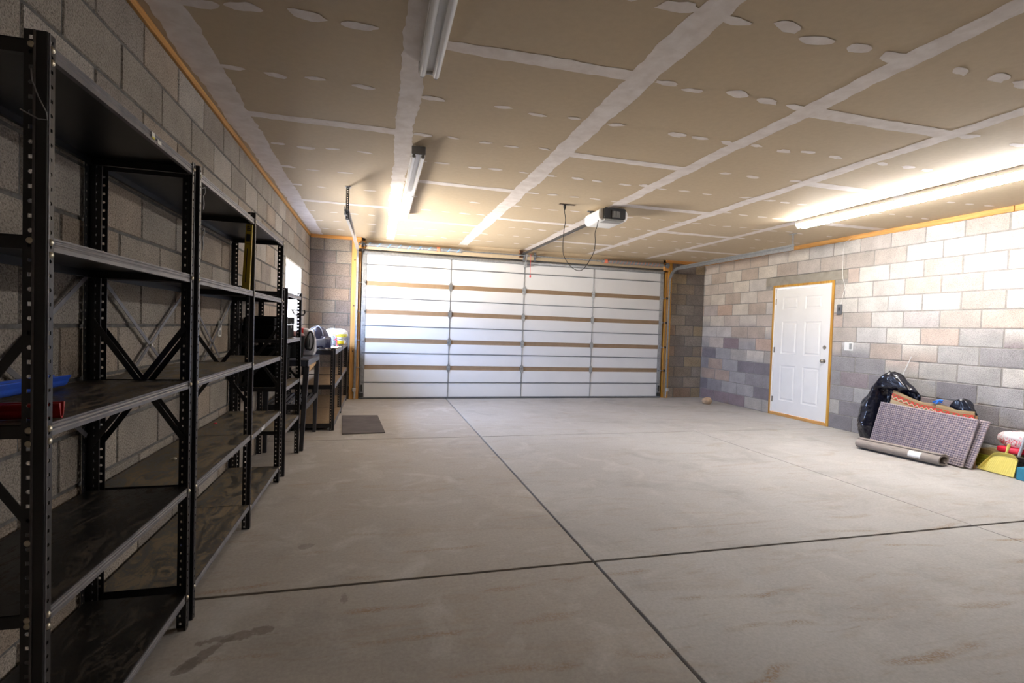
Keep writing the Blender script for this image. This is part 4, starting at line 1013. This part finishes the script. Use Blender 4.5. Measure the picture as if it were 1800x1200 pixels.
# patterned rug
def rug_mat():
    t = NT('kilim_pattern'); uvn = t.n('ShaderNodeUVMap'); u, v, _ = t.xyz(uvn.outputs[0])   # metres along, metres from the top edge
    zig = t.math('PINGPONG', u, .028)
    c = (.27,.20,.12)
    col = t.mix(t.math('GREATER_THAN', v, .038), c, (.45,.055,.035))
    col = t.mix(t.math('GREATER_THAN', v, .046), col, (.17,.16,.08))
    d = t.math('ABSOLUTE', t.math('SUBTRACT', t.math('SUBTRACT', v, .052), t.math('MULTIPLY', zig, 1.0)))
    col = t.mix(t.math('LESS_THAN', d, .010), col, (.50,.05,.045))
    d2 = t.math('SUBTRACT', t.math('SUBTRACT', v, .052), t.math('MULTIPLY', zig, 1.0))
    col = t.mix(t.math('MULTIPLY', t.math('GREATER_THAN', d2, .010), t.math('LESS_THAN', d2, .022)), col, (.58,.46,.33))
    col = t.mix(t.math('GREATER_THAN', v, .098), col, (.42,.06,.04))
    col = t.mix(t.math('GREATER_THAN', v, .106), col, (.42,.34,.22))
    n = t.noise(t.pos(), 160, 3, .7); col = t.mix(1.0, col, t.ramp(n, [(.3, .75), (.7, 1.15)]), 'MULTIPLY')
    t.bump(n, .6, .004); return t.done(col, .95, 0, .1)
M_RUG = rug_mat()
def rug_sheet(name, label, PP, nu, wav, M_):
    f, n = leaning(*PP); L = (Vector(PP[3])-Vector(PP[2])).length; Hh = (Vector(PP[2])-Vector(PP[0])).length
    b = MB(); 
    def g(u, v): return f(u, v)+Vector((0,0,1))*wav(u)*v+n*(.012*math.sin(u*9+1))
    b.grid(g, nu, 16); o = b.build(name, M_, None, 0, .010)
    uv = o.data.uv_layers.new(name='UVMap'); me = o.data
    for lp_ in me.loops:
        vi = lp_.vertex_index; i, j = vi % (nu+1), vi//(nu+1); uv.data[lp_.index].uv = (i/nu*L, (1-j/16)*Hh)
    return recentre(tag(o, label, 'rug'))
rug_sheet('patterned_rug', 'tan rug with a red zigzag border leaning behind the waffle rug', ((7.062,4.74,.20),(7.020,3.98,.20),(7.095,4.665,.650),(7.095,4.02,.540)), 60, lambda u: .02*math.cos(u*7), M_RUG)
rug_sheet('patterned_rug', 'smaller folded end of a red zigzag rug, before the blue-tied bag', ((7.045,4.20,.25),(7.00,3.74,.25),(7.075,4.16,.565),(7.070,3.80,.548)), 40, lambda u: .008*math.cos(u*6), M_RUG)
# rolled mat
rm = thing('rolled_mat', 'rolled grey brown mat with a white tag on the floor before the rugs', 'rolled mat', (6.55, 4.15, 0))
p0, p1 = Vector((6.56, 4.62, 0)), Vector((6.68, 3.80, 0)); ax = (p1-p0).normalized(); u_ = Vector((0,0,1)).cross(ax)
if u_.x > 0: u_ = -u_
def spiral(a):
    r = 1-.13*a/(2*math.pi)
    x = math.cos(a+1.1)*.100*r; z = math.sin(a+1.1)*.062*r
    return x, z+.064
b = MB(); n_ = 110; th = .006
outp = [spiral(5*math.pi*k/n_) for k in range(n_+1)]
def inn_(k):
    a = Vector(outp[max(k-1, 0)]); c = Vector(outp[min(k+1, n_)]); d = (c-a).normalized(); nn = Vector((-d.y, d.x)); q = Vector(outp[k])
    return q+nn*th
inp = [inn_(k) for k in range(n_+1)]
L = (p1-p0).length; vs = []
for base in (p0, p1):
    for q in outp: vs.append(base+u_*q[0]+Vector((0,0,q[1])))
    for q in inp: vs.append(base+u_*q[0]+Vector((0,0,q[1])))
m_ = n_+1; fs = []
for k in range(n_):
    fs += [(k, k+1, 2*m_+k+1, 2*m_+k), (m_+k+1, m_+k, 3*m_+k, 3*m_+k+1)]
o0 = len(b.v); b.add(vs, fs, 0, True); b.add(vs, [(k+1, k, m_+k, m_+k+1) for k in range(n_)]+[(2*m_+k, 2*m_+k+1, 3*m_+k+1, 3*m_+k) for k in range(n_)], 0, False)
b.build('roll', simple('taupe_rubber', (.27,.235,.215), .8, 0, .12, 8, bump=.2), rm)
b = MB()
q = [spiral(5*math.pi*k/n_) for k in range(n_+1)]
tp = []
for k in (34, 36, 38, 40, 42):
    for s in (.66, .80):
        nx, nz = q[k][0]/.100, (q[k][1]-.064)/.062; c = p0+ax*L*s+u_*(q[k][0]+.002*nx)+Vector((0,0,q[k][1]+.002*nz)); tp.append(c)
b.add(tp, [(2*i, 2*i+1, 2*i+3, 2*i+2) for i in range(4)]); b.build('white_tag', M_WHITEP, rm, 0, .001)

# boxes, sacks and dustpan at the right edge
bx = thing('yellow_box', 'low olive yellow box on the floor between the small trash bag and the dustpan', 'box', (7.16, 3.72, 0))
b = MB(); b.box((7.10, 3.46, .001), (7.33, 3.80, .13)); b.build('body', simple('olive_yellow', (.33,.33,.02), .45, 0, .15, 10), bx, .006)
b = MB()
for z in (.035, .07, .105): b.box((7.096, 3.47, z), (7.101, 3.79, z+.006))
b.build('rib', simple('bright_olive', (.50,.50,.04), .45), bx)
b = MB(); b.box((7.13, 3.48, .132), (7.32, 3.78, .185)); tag(recentre(b.build('brown_carton', simple('brown_carton', (.30,.22,.09), .7, var=.3), None, .003)), 'flat brown carton on top of the olive yellow box', 'carton')
b = MB(); b.box((7.14, 3.44, .187), (7.30, 3.64, .245)); 
rb = recentre(tag(b.build('red_packet', simple('hot_red_film', (.80,.03,.07), .25), None, .02, 0, 3), 'bright red plastic packet tucked behind the dustpan', 'packet'))
def redsack(name, ylo):
    t = NT(name); p = t.pos(); x, y, z = t.xyz(p)
    n = t.noise(p, 16, 5, .7, 1.5); c = t.mix(t.ramp(n, [(.54, 0.0), (.60, .85)]), (.80,.76,.76), (.72,.16,.20))
    w = t.noise(p, 55, 2, .5, 1, stretch=(1, 1, 1)); band = t.math('MULTIPLY', t.math('GREATER_THAN', z, ylo), t.math('LESS_THAN', z, ylo+.06))
    c = t.mix(t.math('MULTIPLY', band, t.math('GREATER_THAN', w, .52)), c, (.72,.08,.12))
    t.bump(t.noise(p, 20, 4), .5, .01); return t.done(c, .45)
sack('soil_sack', 'upper white sack with red printing against the wall behind the broom', (7.235, 3.38, .25), (.105, .34, .10), redsack('red_print_a', .27), 4.4, 'sack', 'red printed sacks')
sack('soil_sack', 'lower white sack with red printing behind the dustpan', (7.19, 3.10, .002), (.13, .30, .145), redsack('red_print_b', .10), 9.1, 'sack', 'red printed sacks')
b = MB(); b.box((6.90, 3.02, .001), (7.04, 3.325, .12)); tag(recentre(b.build('blue_box', simple('teal_box', (.02,.20,.32), .45), None, .006)), 'teal blue box on the floor at the right edge beside the dustpan', 'box')
dp = thing('dustpan', 'yellow ribbed dustpan standing on its edge by the broom', 'dustpan', (6.96, 3.50, 0))
M_YEL = simple('yellow_plastic', (.66,.56,.14), .45, 0, .08, 10)
# pan plane leaning back: bottom (open edge) on the floor
bL, bR = Vector((6.955, 3.665, .004)), Vector((6.93, 3.345, .004)); tL, tR = Vector((7.03, 3.60, .185)), Vector((7.02, 3.37, .205))
f, n = leaning(bL, bR, tL, tR)
def pan(u, v):
    c = abs(2*u-1); drop = (c**4)*.045*v
    p = f(u, v*(1-0))+Vector((0,0,-drop))
    k = .004*math.sin(u*math.pi*18)**2*(1 if .08 < u < .92 and .06 < v < .85 else 0)
    wallh = .030*max(0, (c-.93)/.07)+.030*max(0, (v-.93)/.07)
    return p+n*(k+min(wallh, .03))
b = MB(); b.grid(pan, 72, 30); b.build('pan', M_YEL, dp, 0, .003)
b = MB(); b.bar(f(.02,.05)+n*.006, f(.98,.05)+n*.006, .014, .004, n); b.build('lip', M_YEL, dp)
b = MB(); b.tube([f(.5,.97), f(.5,1.0)+Vector((.004,-.006,.03)), f(.5,1)+Vector((.010,-.014,.085)), f(.5,1)+Vector((.012,-.016,.10))], [.014,.010,.014,.009], 12); b.build('handle', M_YEL, dp)
br = thing('broom', 'grey metal broom handle leaning on the wall behind the dustpan', 'broom', (7.05, 3.37, 0))
b = MB(); b.cyl((7.088, 3.42, .18), (7.30, 3.29, 1.30), .0125, 12); b.build('handle', simple('grey_handle', (.42,.43,.46), .35, .4), br)
b = MB(); b.box((7.066, 3.33, .13), (7.112, 3.455, .185)); hd = b.build('head', M_DARK, br, .008)
b = MB()
for k in range(17):
    for j in range(3): b.cyl((7.073+j*.014, 3.338+k*.0068, .135), (7.067+j*.014, 3.336+k*.007, .004), .002, 4)
b.build('bristles', M_DARK, hd)['kind'] = 'stuff'
